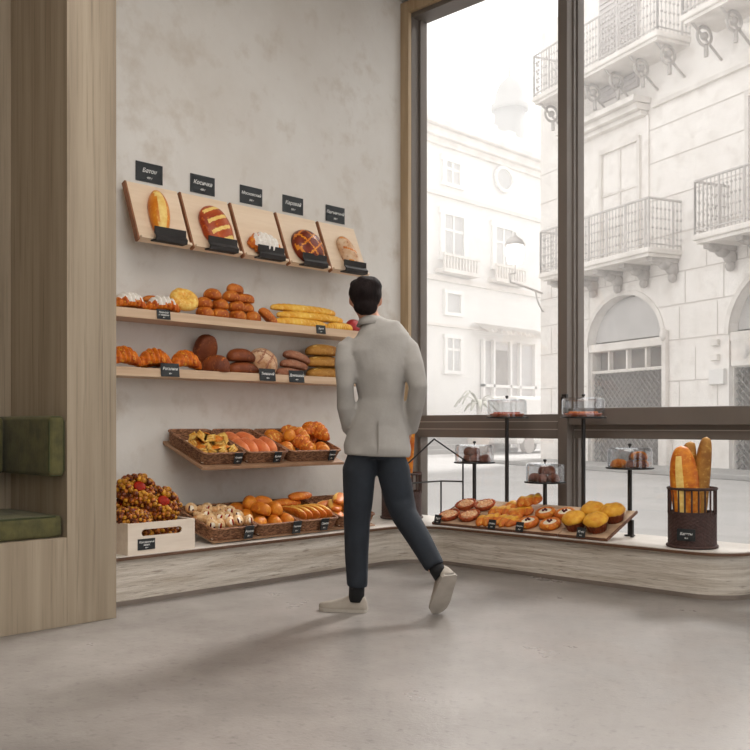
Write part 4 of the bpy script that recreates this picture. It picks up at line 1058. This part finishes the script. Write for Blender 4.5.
# ================================================================== WINDOW SIDE DISPLAY
TT = math.atan2(0.152, 0.385)
def wslope(yf, z0, xc, s):
    dirv = Vector((0, math.cos(TT), math.sin(TT))); nv = Vector((0, -math.sin(TT), math.cos(TT)))
    m = Matrix(((1, 0, 0), (0, dirv.y, nv.y), (0, dirv.z, nv.z))).to_4x4()
    return Matrix.Translation(Vector((xc, yf, z0))+dirv*s) @ m
trays = [(-4.235, 'carrying the berry tarts'), (-3.882, 'carrying the orange danishes'), (-3.527, 'carrying the white cheese buns'), (-3.170, 'carrying the yellow muffins')]
MT = []
for xc, lb_ in trays:
    m = wslope(5.145, ZP+0.006, xc, 0.205); MT.append(m)
    r_ = thing('tray_board', 'slanted wooden tray board '+lb_, 'tray', m, 'slanted tray boards')
    bm = bmesh.new(); box(bm, -0.1755, 0.1755, -0.2, 0.205, 0.0, 0.012, bev=0.001); obj('board', bm, 'tray', r_)
    bm = bmesh.new(); box(bm, -0.1755, 0.1755, -0.207, -0.2, -0.003, 0.016, bev=0.001)
    if xc > -3.2: box(bm, 0.1755, 0.183, -0.207, 0.205, -0.003, 0.016, bev=0.001)
    if xc < -4.2: box(bm, -0.183, -0.1755, -0.207, 0.205, -0.003, 0.016, bev=0.001)
    obj('edge_strip', bm, 'tray_edge', r_, label='brown edge strip')
bm = bmesh.new()
for x in (-4.40, -3.0): box(bm, x-0.008, x+0.008, -0.05, -0.03, 0, 0.112); 
box(bm, -4.40, -3.0, -0.05, -0.03, 0.10, 0.112)
tag(obj('tray_support', bm, 'black', mtx=TR(0, 5.515, ZP)), 'thin black support bar behind the slanted trays', 'support')
zt = 0.0125
for i, (x, y) in enumerate(((-0.085, -0.11), (0.085, -0.09), (-0.07, 0.075), (0.095, 0.09))):
    o = put('berry_tart', 'berry_tart', MT[0] @ TR(x, y, zt, rz=i, s=1.22), 'crimped berry tart, '+('front row by the black tag', 'front row by the danishes', 'back row, farther from the danishes', 'back row, nearer the danishes')[i], 'tart', 'berry tarts', [('filling', TARTFILL)])
for i, (x, y, z, rz) in enumerate(((-0.085, -0.11, 0, 0.3), (0.075, -0.1, 0, -0.2), (-0.075, 0.03, 0, 0.2), (0.085, 0.04, 0.0, 0.5), (0.0, 0.12, 0.0, -0.2), (0.10, 0.15, 0.04, 0.4))):
    put('danish_pastry', 'danish', MT[1] @ TR(x, y, zt+z, rz=rz, s=(0.95, 1.35, 0.8)), 'orange danish pastry, '+('front, nearest the tarts', 'front, nearest the cheese buns', 'middle, nearest the tarts', 'middle, nearest the cheese buns', 'at the back of its tray', 'lying highest at the back')[i], 'pastry', 'orange danishes')
for i, (x, y) in enumerate(((-0.10, -0.115), (0.07, -0.11), (-0.06, 0.04), (0.09, 0.05))):
    put('cheese_bun', 'cheese_bun', MT[2] @ TR(x, y, zt, rz=i, s=1.1), 'round bun with white cheese and a dark berry, '+('front, by the danishes', 'front, by the muffins', 'rear, by the danishes', 'rear, by the muffins')[i], 'bun', 'white cheese buns', [('cheese_filling', CHEESE), ('berry_topping', CBERRY)])
for i, (x, y) in enumerate(((-0.10, -0.10), (0.06, -0.10), (-0.045, 0.05), (0.10, 0.05))):
    put('muffin', 'muffin', MT[3] @ TR(x, y, zt, rz=i*0.7, s=(1.1, 1.1, 1.3)), 'yellow fluted muffin, '+('front, by the cheese buns', 'front, by the tray edge', 'rear, by the cheese buns', 'rear, by the tray edge')[i], 'muffin', 'yellow muffins', [('muffin_top', MTOP)])
T3 = 'black tags on the window trays'
def ttag(m, x, label, lines):
    w_ = m.translation.x+x
    card(face_ny(w_, 5.138, ZP+0.045, 0.25), 0.062, 0.066, lines, label, T3)
ttag(MT[0], -0.125, 'black chalk tag in front of the berry tarts', ('Тарт', '90 р'))
ttag(MT[1], 0.01, 'black chalk tag in front of the orange danishes', ('Слойка', '80 р'))
ttag(MT[2], -0.115, 'black chalk tag in front of the white cheese buns', ('Ватрушка', '70 р'))
ttag(MT[3], 0.0, 'black chalk tag in front of the yellow muffins', ('Кекс', '50 р'))

# cake stands with glass domes
def stand(x, y, zp, r, label, h=0.13):
    root = thing('cake_stand', label, 'cake stand', TR(x, y, ZP), 'black cake stands with glass domes')
    zz = zp-ZP
    bm = bmesh.new(); lathe(bm, [(0.002, 0), (0.035, 0), (0.035, 0.006), (0.012, 0.01), (0.002, 0.01)], 20, cap=True); obj('foot', bm, 'black', root)
    bm = bmesh.new(); cyl(bm, (0, 0, 0.004), (0, 0, zz-0.008), 0.0145, 12); obj('pole', bm, 'black', root)
    bm = bmesh.new(); lathe(bm, [(0.002, zz-0.010), (r*0.98, zz-0.010), (r, zz-0.006), (r, zz), (0.002, zz)], 40, cap=True); obj('plate', bm, 'black', root)
    ri = r*0.93
    bm = bmesh.new()
    lathe(bm, [(ri, zz+0.001), (ri, zz+h-0.02), (ri-0.006, zz+h-0.006), (ri-0.02, zz+h), (0.002, zz+h), (0.002, zz+h-0.005), (ri-0.022, zz+h-0.005), (ri-0.009, zz+h-0.011), (ri-0.005, zz+h-0.022), (ri-0.005, zz+0.001), (ri, zz+0.001)], 48)
    for f in bm.faces: f.smooth = False
    bmesh.ops.recalc_face_normals(bm, faces=bm.faces)
    d = obj('glass_dome', bm, 'dome', root)
    bm = bmesh.new(); lathe(bm, [(0.004, zz+h), (0.006, zz+h+0.008), (0.013, zz+h+0.016), (0.011, zz+h+0.025), (0.002, zz+h+0.028)], 14, cap=True); obj('dome_knob', bm, 'black', d)
YS = 5.545
stand(-4.345, YS, 0.722, 0.155, 'cake stand with glass dome over dark rolls, nearest the wire house rack')
stand(-4.045, YS, 1.058, 0.155, 'tall cake stand with glass dome over a red tart, above the danishes')
stand(-3.705, 5.53, 0.602, 0.145, 'lowest cake stand with glass dome over dark buns')
stand(-3.395, 5.53, 1.055, 0.155, 'tall cake stand with glass dome over an orange tart beside the mullion')
stand(-3.055, YS, 0.722, 0.155, 'cake stand with glass dome over brown muffin buns, nearest the basket of baguettes')
for i, (dx_, dy_, dz_) in enumerate(((-0.055, 0.0, 0), (0.03, -0.02, 0), (0.10, 0.0, 0), (-0.03, 0.05, 0), (-0.06, 0.01, 0.052), (-0.005, 0.0, 0.055))):
    put('dark_roll', 'choc_roll', TR(-4.345+dx_, YS+dy_, 0.7235+dz_, rz=0.7*i), 'dark chocolate brown roll under the dome nearest the wire rack', 'bread roll', 'dark rolls under a dome')
def flat_tart(x, y, z, m1, label):
    bm = bmesh.new(); lathe(bm, [(0.002, 0), (0.112, 0), (0.124, 0.02), (0.118, 0.024), (0.105, 0.018), (0.002, 0.018)], 72, flute=0.02, nfl=24, z_fl=(0.001, 0.03))
    o = tag(obj('round_tart', bm, 'tart', mtx=TR(x, y, z)), label, 'tart')
    bm = bmesh.new(); lathe(bm, [(0.106, 0.017), (0.09, 0.026), (0.002, 0.028)], 32, cap=True)
    r2_ = random.Random(5)
    for k in range(60):
        a = r2_.random()*6.28; q = 0.095*r2_.random()**0.5; ball(bm, (q*math.cos(a), q*math.sin(a), 0.027), 0.009, 6)
    obj('topping', bm, m1, o)
flat_tart(-4.045, YS, 1.0595, 'redcase', 'round red berry tart under the tall dome above the danishes')
flat_tart(-3.395, 5.53, 1.0565, 'danish', 'round orange fruit tart under the tall dome beside the mullion')
for i in range(8):
    a = 2*PI*i/5; lay = i >= 5; q = 0.07 if not lay else 0.035
    put('dark_bun', 'choc_roll', TR(-3.705+q*math.cos(a), 5.53+q*math.sin(a), 0.6035+(0.052 if lay else 0), rz=a*1.7), 'dark brown bun in the '+('upper' if lay else 'lower')+' layer under the lowest dome', 'bun', 'dark buns under the lowest dome '+('upper' if lay else 'lower')+' layer')
for i in range(9):
    a = 2*PI*i/6; lay = i >= 6; q = 0.082 if not lay else 0.05
    put('brown_bun', ('choc_roll', 'golden_bun', 'choc_roll')[i % 3], TR(-3.055+q*math.cos(a)+0.02*lay, YS+q*math.sin(a), 0.7235+(0.05 if lay else 0), rz=a, s=0.78), ('golden brown' if i % 3 == 1 else 'dark brown')+' small bun in the '+('upper' if lay else 'lower')+' layer under the dome near the baguette basket', 'bun', 'small buns '+('golden ' if i % 3 == 1 else 'dark ')+('upper' if lay else 'lower')+' layer')

# round dark baskets of baguettes
proto('tall_baguette', loaf(0.62, 0.125, 0.08, n=60, seg=22, pw=0.4, seed=30, scores=[('long', 0.3, 0.22)]), ['gold', 'score'])
proto('tall_baguette_brown', loaf(0.60, 0.085, 0.075, n=60, seg=20, pw=0.36, seed=31), ['olive_crust', 'yellow'])
def bread_basket(x, y, r, label, cardang=None):
    root = thing('round_basket', label, 'basket', TR(x, y, ZP))
    bm = bmesh.new(); rings = []
    N_ = 96
    for j in range(37):
        z = 0.014+0.20*j/36; rings.append([])
        for k in range(N_):
            a = 2*PI*k/N_; q = r-0.004+0.0022*math.cos(k*PI/2+(j//2)*PI)
            rings[-1].append(Vector((q*math.cos(a), q*math.sin(a), z)))
    inner = [[Vector((v.x*0.95, v.y*0.95, v.z)) for v in rr] for rr in (rings[-1], rings[2])]
    loft(bm, rings+inner); bmesh.ops.recalc_face_normals(bm, faces=bm.faces)
    obj('woven_body', bm, 'darkbasket', root)
    bm = bmesh.new()
    for k in range(22): a = 2*PI*k/22; cyl(bm, ((r-0.006)*math.cos(a), (r-0.006)*math.sin(a), 0.2), ((r-0.006)*math.cos(a), (r-0.006)*math.sin(a), 0.345), 0.0055, 6)
    obj('uprights', bm, 'darkbasket', root)
    def ring(z, rr, t):
        bm = bmesh.new(); R_ = []
        for k in range(40):
            a = 2*PI*k/40; R_.append([Vector(((rr+t*math.cos(b))*math.cos(a), (rr+t*math.cos(b))*math.sin(a), z+t*math.sin(b))) for b in [2*PI*m_/8 for m_ in range(8)]])
        loft(bm, R_, closed=True); bmesh.ops.recalc_face_normals(bm, faces=bm.faces); return bm
    obj('top_rim', ring(0.35, r-0.004, 0.009), 'darkbasket', root); obj('bottom_rim', ring(0.010, r, 0.009), 'darkbasket', root)
bread_basket(-2.51, 5.30, 0.142, 'round dark woven basket of baguettes at the rounded end of the plinth')
bread_basket(-4.91, 5.35, 0.16, 'round dark woven basket of baguettes in the corner behind the man')
def upright(key, x, y, z, lean, az, spin, s, label, grp):
    d = Vector((math.sin(lean)*math.cos(az), math.sin(lean)*math.sin(az), math.cos(lean)))
    q = Vector((1, 0, 0)).rotation_difference(d)
    put('baguette', key, Matrix.Translation((x, y, z)) @ q.to_matrix().to_4x4() @ Matrix.Rotation(spin, 4, 'X') @ Matrix.Diagonal((s[0], s[1], s[1], 1)), label, 'baguette', grp)
g1 = 'baguettes in the basket at the plinth end'
RA = math.atan2(0.697, 0.717)   # image-right direction in the room
upright('tall_baguette', -2.535, 5.26, ZP+0.315, 0.09, RA+PI, math.radians(125), (0.94, 1.32), 'thick golden baguette with a pale slash, lowest of the three at the plinth end', g1)
upright('tall_baguette_brown', -2.51, 5.35, ZP+0.33, 0.03, RA+PI, math.radians(40), (1.0, 1.25), 'brown baguette behind the thick golden one at the plinth end', g1)
upright('tall_baguette_brown', -2.455, 5.335, ZP+0.345, 0.10, RA, math.radians(70), (1.04, 1.1), 'slim speckled baguette, tallest at the plinth end', g1)
g2 = 'baguettes in the corner basket'
upright('tall_baguette', -4.835, 5.375, ZP+0.445, 0.06, RA, math.radians(60), (1.32, 0.9), 'orange baguette in the corner basket, leaning nearest the window pane', g2)
upright('tall_baguette', -4.93, 5.30, ZP+0.32, 0.05, RA+PI, math.radians(80), (1.0, 1.0), 'orange baguette in the corner basket, hidden mostly by the man', g2)
upright('tall_baguette', -4.93, 5.41, ZP+0.32, 0.02, 0, math.radians(20), (1.0, 1.0), 'orange baguette at the back of the corner basket', g2)
# chalk card on the basket at the plinth end
ca = math.radians(-78)
mcard = Matrix.Translation((-2.51+0.143*math.cos(ca), 5.30+0.143*math.sin(ca), ZP+0.085)) @ Matrix.Rotation(ca+PI/2, 4, 'Z') @ Matrix(((1, 0, 0), (0, 0, -1), (0, 1, 0))).to_4x4()
card(mcard, 0.105, 0.07, ('Багеты', '90 р'), 'black chalk tag on the dark basket at the plinth end')

# house shaped wire rack
rk = thing('wire_house_rack', 'black wire rack shaped like a little house beside the corner basket', 'rack', TR(0, 0, 0))
A_ = Vector((-4.70, 5.165, 0)); B_ = Vector((-4.395, 5.47, 0)); C_ = Vector((-4.72, 5.60, 0))
def wire(pts, r=0.0065):
    bm = bmesh.new()
    for a, b in zip(pts[:-1], pts[1:]): cyl(bm, a, b, r, 8); ball(bm, b, r, 6)
    return bm
U = lambda v, z: Vector((v.x, v.y, z))
apex = U((A_+B_)/2, 0.895)
apex.x += 0.0; apex.y += 0.0
obj('gable', wire([U(A_, 0.30), U(A_, 0.695), apex, U(B_, 0.745), U(B_, 0.33)]), 'black', rk)
Crf = U(C_, 0)
obj('lower_frame', wire([U(C_, 0.30), U(C_, 0.56), U(B_, 0.575), U(B_, 0.325), U(C_, 0.30)]), 'black', rk)
obj('side_rail', wire([U(A_, 0.56), U(C_, 0.56)]), 'black', rk)
for p_ in (A_, C_): obj('foot', wire([U(p_, ZP), U(p_, 0.30)]), 'black', rk)
obj('brace', wire([U(B_, 0.745), Vector((-4.385, 5.52, 0.715))]), 'black', rk)

# ================================================================== THE MAN
man = thing('person', 'man seen from behind walking past the shelves in light grey jacket and navy trousers', 'person',
            TR(-3.45, 3.549, 0, rz=math.atan2(0.697, 0.717)))
def remeshed(name, bm, m, parent, voxel=0.011, smooth_it=6):
    bmesh.ops.recalc_face_normals(bm, faces=bm.faces)
    o = obj(name, bm, m, parent)
    r = o.modifiers.new('r', 'REMESH'); r.mode = 'VOXEL'; r.voxel_size = voxel; r.use_smooth_shade = True
    s = o.modifiers.new('s', 'SMOOTH'); s.iterations = smooth_it; s.factor = 0.5
    dg = bpy.context.evaluated_depsgraph_get(); dg.update()
    me = bpy.data.meshes.new_from_object(o.evaluated_get(dg)); old = o.data
    o.modifiers.clear(); o.data = me; bpy.data.meshes.remove(old)
    me.polygons.foreach_set('use_smooth', [True]*len(me.polygons))
    return o
SX = (1, 0, 0)
HC = Vector((-0.050, 0.01, 1.678))    # head centre
# body: one continuous figure, head to ankles
bm = bmesh.new()
ball(bm, HC, (0.076, 0.094, 0.108), 24)
ball(bm, HC+Vector((0, 0.045, -0.055)), (0.055, 0.055, 0.058), 16)       # jaw
tube(bm, [HC+Vector((0, 0.088, 0.01)), HC+Vector((0, 0.103, -0.012)), HC+Vector((0, 0.112, -0.03))], [0.009, 0.012, 0.015], 10)   # nose
for s_ in (-1, 1):
    ball(bm, HC+Vector((s_*0.080, 0.0, -0.012)), (0.010, 0.018, 0.030), 12)   # ears
    ball(bm, HC+Vector((s_*0.03, 0.078, 0.012)), (0.017, 0.014, 0.011), 10)  # brows / lids
ball(bm, HC+Vector((0, 0.088, -0.058)), (0.024, 0.014, 0.008), 10)          # lips
tube(bm, [HC+Vector((0, -0.01, -0.05)), (-0.03, -0.005, 1.57), (0.0, -0.01, 1.49)], [(0.054, 0.055), (0.054, 0.056), (0.075, 0.065)], 18)
tube(bm, [(0.012, -0.01, 1.50), (0.018, -0.01, 1.40), (0.032, 0, 1.2), (0.018, 0, 1.0), (0.0, 0, 0.86)], [(0.085, 0.06), (0.135, 0.08), (0.09, 0.075), (0.11, 0.08), (0.11, 0.08)], 20)
LA = [(-0.148, -0.01, 1.435), (-0.160, -0.06, 1.20), (-0.155, -0.03, 1.10), (-0.135, 0.04, 0.97)]
RAm = [(0.185, -0.01, 1.43), (0.222, -0.07, 1.20), (0.218, -0.04, 1.10), (0.185, 0.05, 0.97)]
for arm, sg_ in ((LA, -1), (RAm, 1)):
    tube(bm, arm, [0.038, 0.036, 0.034, 0.027], 12)
    w = Vector(arm[-1]); d = Vector((0.05*-sg_, 0.12, -0.25)).normalized()
    pc = w+d*0.05
    tube(bm, [w, w+d*0.03, w+d*0.085], [(0.028, 0.02), (0.042, 0.016), (0.040, 0.014)], 12, side=(0, 1, 0.4))
    fs_ = Vector((0, 1, 0.45)).normalized()
    for j, (o_, ln) in enumerate(((-0.03, 0.065), (-0.01, 0.075), (0.01, 0.07), (0.03, 0.055))):
        b0 = w+d*0.08+fs_*o_
        tube(bm, [b0, b0+d*ln*0.5+Vector((-sg_*0.006, 0, 0)), b0+d*ln+Vector((-sg_*0.02, 0, 0))], [0.009, 0.0085, 0.007], 8)
    t0 = w+d*0.025+fs_*0.035
    tube(bm, [t0, t0+d*0.03+fs_*0.022, t0+d*0.06+fs_*0.028], [0.012, 0.010, 0.008], 8)
tube(bm, [(-0.075, 0, 0.9), (-0.085, 0.02, 0.55), (-0.095, 0.03, 0.12), (-0.10, 0.03, 0.07)], [0.075, 0.052, 0.038, 0.036], 14)
tube(bm, [(0.075, 0, 0.9), (0.135, 0.01, 0.56), (0.30, -0.11, 0.27), (0.335, -0.13, 0.23)], [0.075, 0.052, 0.038, 0.036], 14)
body = remeshed('body', bm, 'skin', man, 0.008, 2)
# face details
bm = bmesh.new()
for s_ in (-1, 1): ball(bm, HC+Vector((s_*0.03, 0.081, 0.004)), 0.0115, 12)
obj('eyes', bm, 'cream', man)
# hair
bm = bmesh.new()
ball(bm, HC+Vector((0.0, -0.016, 0.022)), (0.088, 0.096, 0.092), 28)
ball(bm, HC+Vector((0.02, -0.02, 0.055)), (0.068, 0.078, 0.058), 20)
ball(bm, HC+Vector((-0.035, 0.03, 0.07)), (0.052, 0.058, 0.036), 18)
ball(bm, HC+Vector((0.0, -0.055, -0.045)), (0.064, 0.045, 0.06), 20)
for v in bm.verts: v.co += v.normal*0 + Vector((fbm(v.co, 22, 1), fbm(v.co, 22, 2), fbm(v.co, 22, 3)))*0.008
hair = remeshed('hair', bm, 'hair', man, 0.007, 2)
# jacket
bm = bmesh.new()
tube(bm, [(-0.02, -0.005, 1.565), (-0.012, -0.008, 1.535), (0.005, -0.01, 1.505), (0.015, -0.01, 1.465), (0.017, -0.01, 1.40), (0.030, -0.008, 1.28), (0.034, 0, 1.14), (0.022, 0, 1.0), (0.012, 0, 0.88), (0.010, 0, 0.835)],
     [(0.050, 0.056), (0.074, 0.068), (0.132, 0.085), (0.170, 0.096), (0.178, 0.110), (0.140, 0.112), (0.128, 0.106), (0.150, 0.114), (0.176, 0.128), (0.178, 0.13)], 32)
for arm, sg_ in ((LA, -1), (RAm, 1)):
    P_ = [Vector(p) for p in arm]
    P_[0] = P_[0]+Vector((-sg_*0.015, 0, 0.0))
    Q = [P_[0]+Vector((-sg_*0.02, 0, 0.01)), P_[0]+Vector((sg_*0.012, 0, -0.03)), P_[0].lerp(P_[1], 0.5)+Vector((sg_*0.006, -0.01, 0)), P_[1], P_[2], P_[3]+Vector((0, 0, 0.0))]
    tube(bm, Q, [0.05, 0.064, 0.056, 0.050, 0.048, 0.042], 18)
def fold(v):
    return 0.006*math.sin(v.z*34+v.x*22+3*fbm(v, 5, 6))+0.010*fbm(v, 7, 9)
for v in bm.verts:
    c = Vector((0.015, 0, v.co.z)); d = (v.co-c); d.z = 0
    if v.co.z < 1.5 and d.length > 0.02: v.co += d.normalized()*fold(v.co)
jk = remeshed('jacket', bm, 'jacket', man, 0.009, 3)
bm = bmesh.new()    # collar
R_ = []
for k in range(25):
    a = -PI*0.5+ (k-12)/12*PI*0.78
    c0 = Vector((-0.018, -0.002, 0)); 
    ro = Vector((math.cos(a), math.sin(a), 0))
    zz = 1.556-0.012*abs(k-12)/12
    R_.append([c0+ro*0.058+Vector((0, 0, zz+0.020)), c0+ro*0.063+Vector((0, 0, zz+0.023)), c0+ro*0.082+Vector((0, 0, zz-0.022)), c0+ro*0.070+Vector((0, 0, zz-0.026))])
loft(bm, R_); bmesh.ops.recalc_face_normals(bm, faces=bm.faces)
obj('collar', bm, 'jacket', jk)
bm = bmesh.new(); box(bm, 0.015, 0.019, -0.1365, -0.10, 0.85, 1.02, bev=0.001); obj('back_vent', bm, 'seam', jk)
for s_ in (-1, 1):
    bm = bmesh.new(); box(bm, -0.008, 0.008, -0.06, 0.06, -0.022, 0.022, bev=0.005)
    obj('pocket_flap', bm, 'jacket', jk, mtx=TR(0.012+s_*0.166, 0.03, 1.0, rz=-s_*0.35, ry=-s_*0.05))
# trousers
bm = bmesh.new()
tube(bm, [(0.005, 0, 0.98), (0.005, 0, 0.92), (0.005, 0, 0.82)], [(0.115, 0.085), (0.135, 0.098), (0.15, 0.105)], 24)
tube(bm, [(-0.058, 0, 0.87), (-0.086, 0.0, 0.76), (-0.092, 0.012, 0.58), (-0.094, 0.02, 0.50), (-0.095, 0.028, 0.30), (-0.098, 0.03, 0.135)], [(0.076, 0.09), (0.090, 0.10), (0.080, 0.083), (0.074, 0.076), (0.064, 0.066), (0.055, 0.06)], 20)
tube(bm, [(0.07, 0, 0.87), (0.098, 0.005, 0.76), (0.130, 0.015, 0.60), (0.160, 0.0, 0.52), (0.235, -0.06, 0.40), (0.312, -0.118, 0.262)], [(0.076, 0.09), (0.090, 0.10), (0.078, 0.082), (0.070, 0.075), (0.062, 0.066), (0.050, 0.056)], 20)
for v in bm.verts:
    v.co.x += 0.004*math.sin(v.co.z*60+v.co.x*9)*(1 if v.co.z < 0.7 else 0.3); v.co.y += 0.004*math.sin(v.co.z*43)
remeshed('trousers', bm, 'trousers', man, 0.009, 3)
bm = bmesh.new(); tube(bm, [(-0.097, 0.03, 0.16), (-0.10, 0.03, 0.055)], [0.042, 0.042], 16); obj('sock', bm, 'sock', man, smooth=True)
bm = bmesh.new(); tube(bm, [(0.30, -0.108, 0.285), (0.345, -0.137, 0.215)], [0.041, 0.041], 16); obj('sock', bm, 'sock', man, smooth=True)
def shoe(mtx):
    """toe towards +x, sole at z=0, heel at x=-0.085"""
    bm = bmesh.new()
    prof = [(-0.085, 0.026, 0.030), (-0.075, 0.036, 0.052), (-0.04, 0.040, 0.066), (0.0, 0.041, 0.062), (0.05, 0.044, 0.045), (0.10, 0.047, 0.034), (0.145, 0.042, 0.027), (0.170, 0.028, 0.022), (0.180, 0.012, 0.016)]
    rings = []
    for x, hw, h in prof:
        ring = []
        for k in range(20):
            a = 2*PI*k/20; y = hw*math.cos(a); z = math.sin(a)
            z = h*max(z, 0)*1.25+0.014+(0.010*min(z, 0))
            ring.append(Vector((x, y*(1 if z < h*0.6 else 0.9), z)))
        rings.append(ring)
    loft(bm, rings); bmesh.ops.recalc_face_normals(bm, faces=bm.faces)
    o = obj('shoe', bm, 'shoe', man, mtx=mtx, smooth=True)
    bm = bmesh.new()
    out = [(x, hw*1.06) for x, hw, h in prof]
    P_ = [(x, y) for x, y in out]+[(x, -y) for x, y in reversed(out)]
    prism(bm, P_, 0.0, 0.016); bmesh.ops.recalc_face_normals(bm, faces=bm.faces)
    obj('sole', bm, 'sole', o)
    return o
shoe(TR(-0.125, 0.035, 0.001, rz=PI-0.22))
# trailing foot stands on its toes, heel lifted, sole towards the camera
toe = Vector((0.330, -0.045, 0.014)); heel = Vector((0.385, -0.185, 0.225))
fx = (toe-heel).normalized(); up = Vector((-0.35, 0.75, 0.5)); up = (up-fx*up.dot(fx)).normalized(); sy = up.cross(fx)
mm = Matrix((fx, sy, up)).transposed().to_4x4()
shoe(Matrix.Translation(heel+fx*0.085) @ mm @ Matrix.Diagonal((1.05, 1.15, 1.1, 1)))
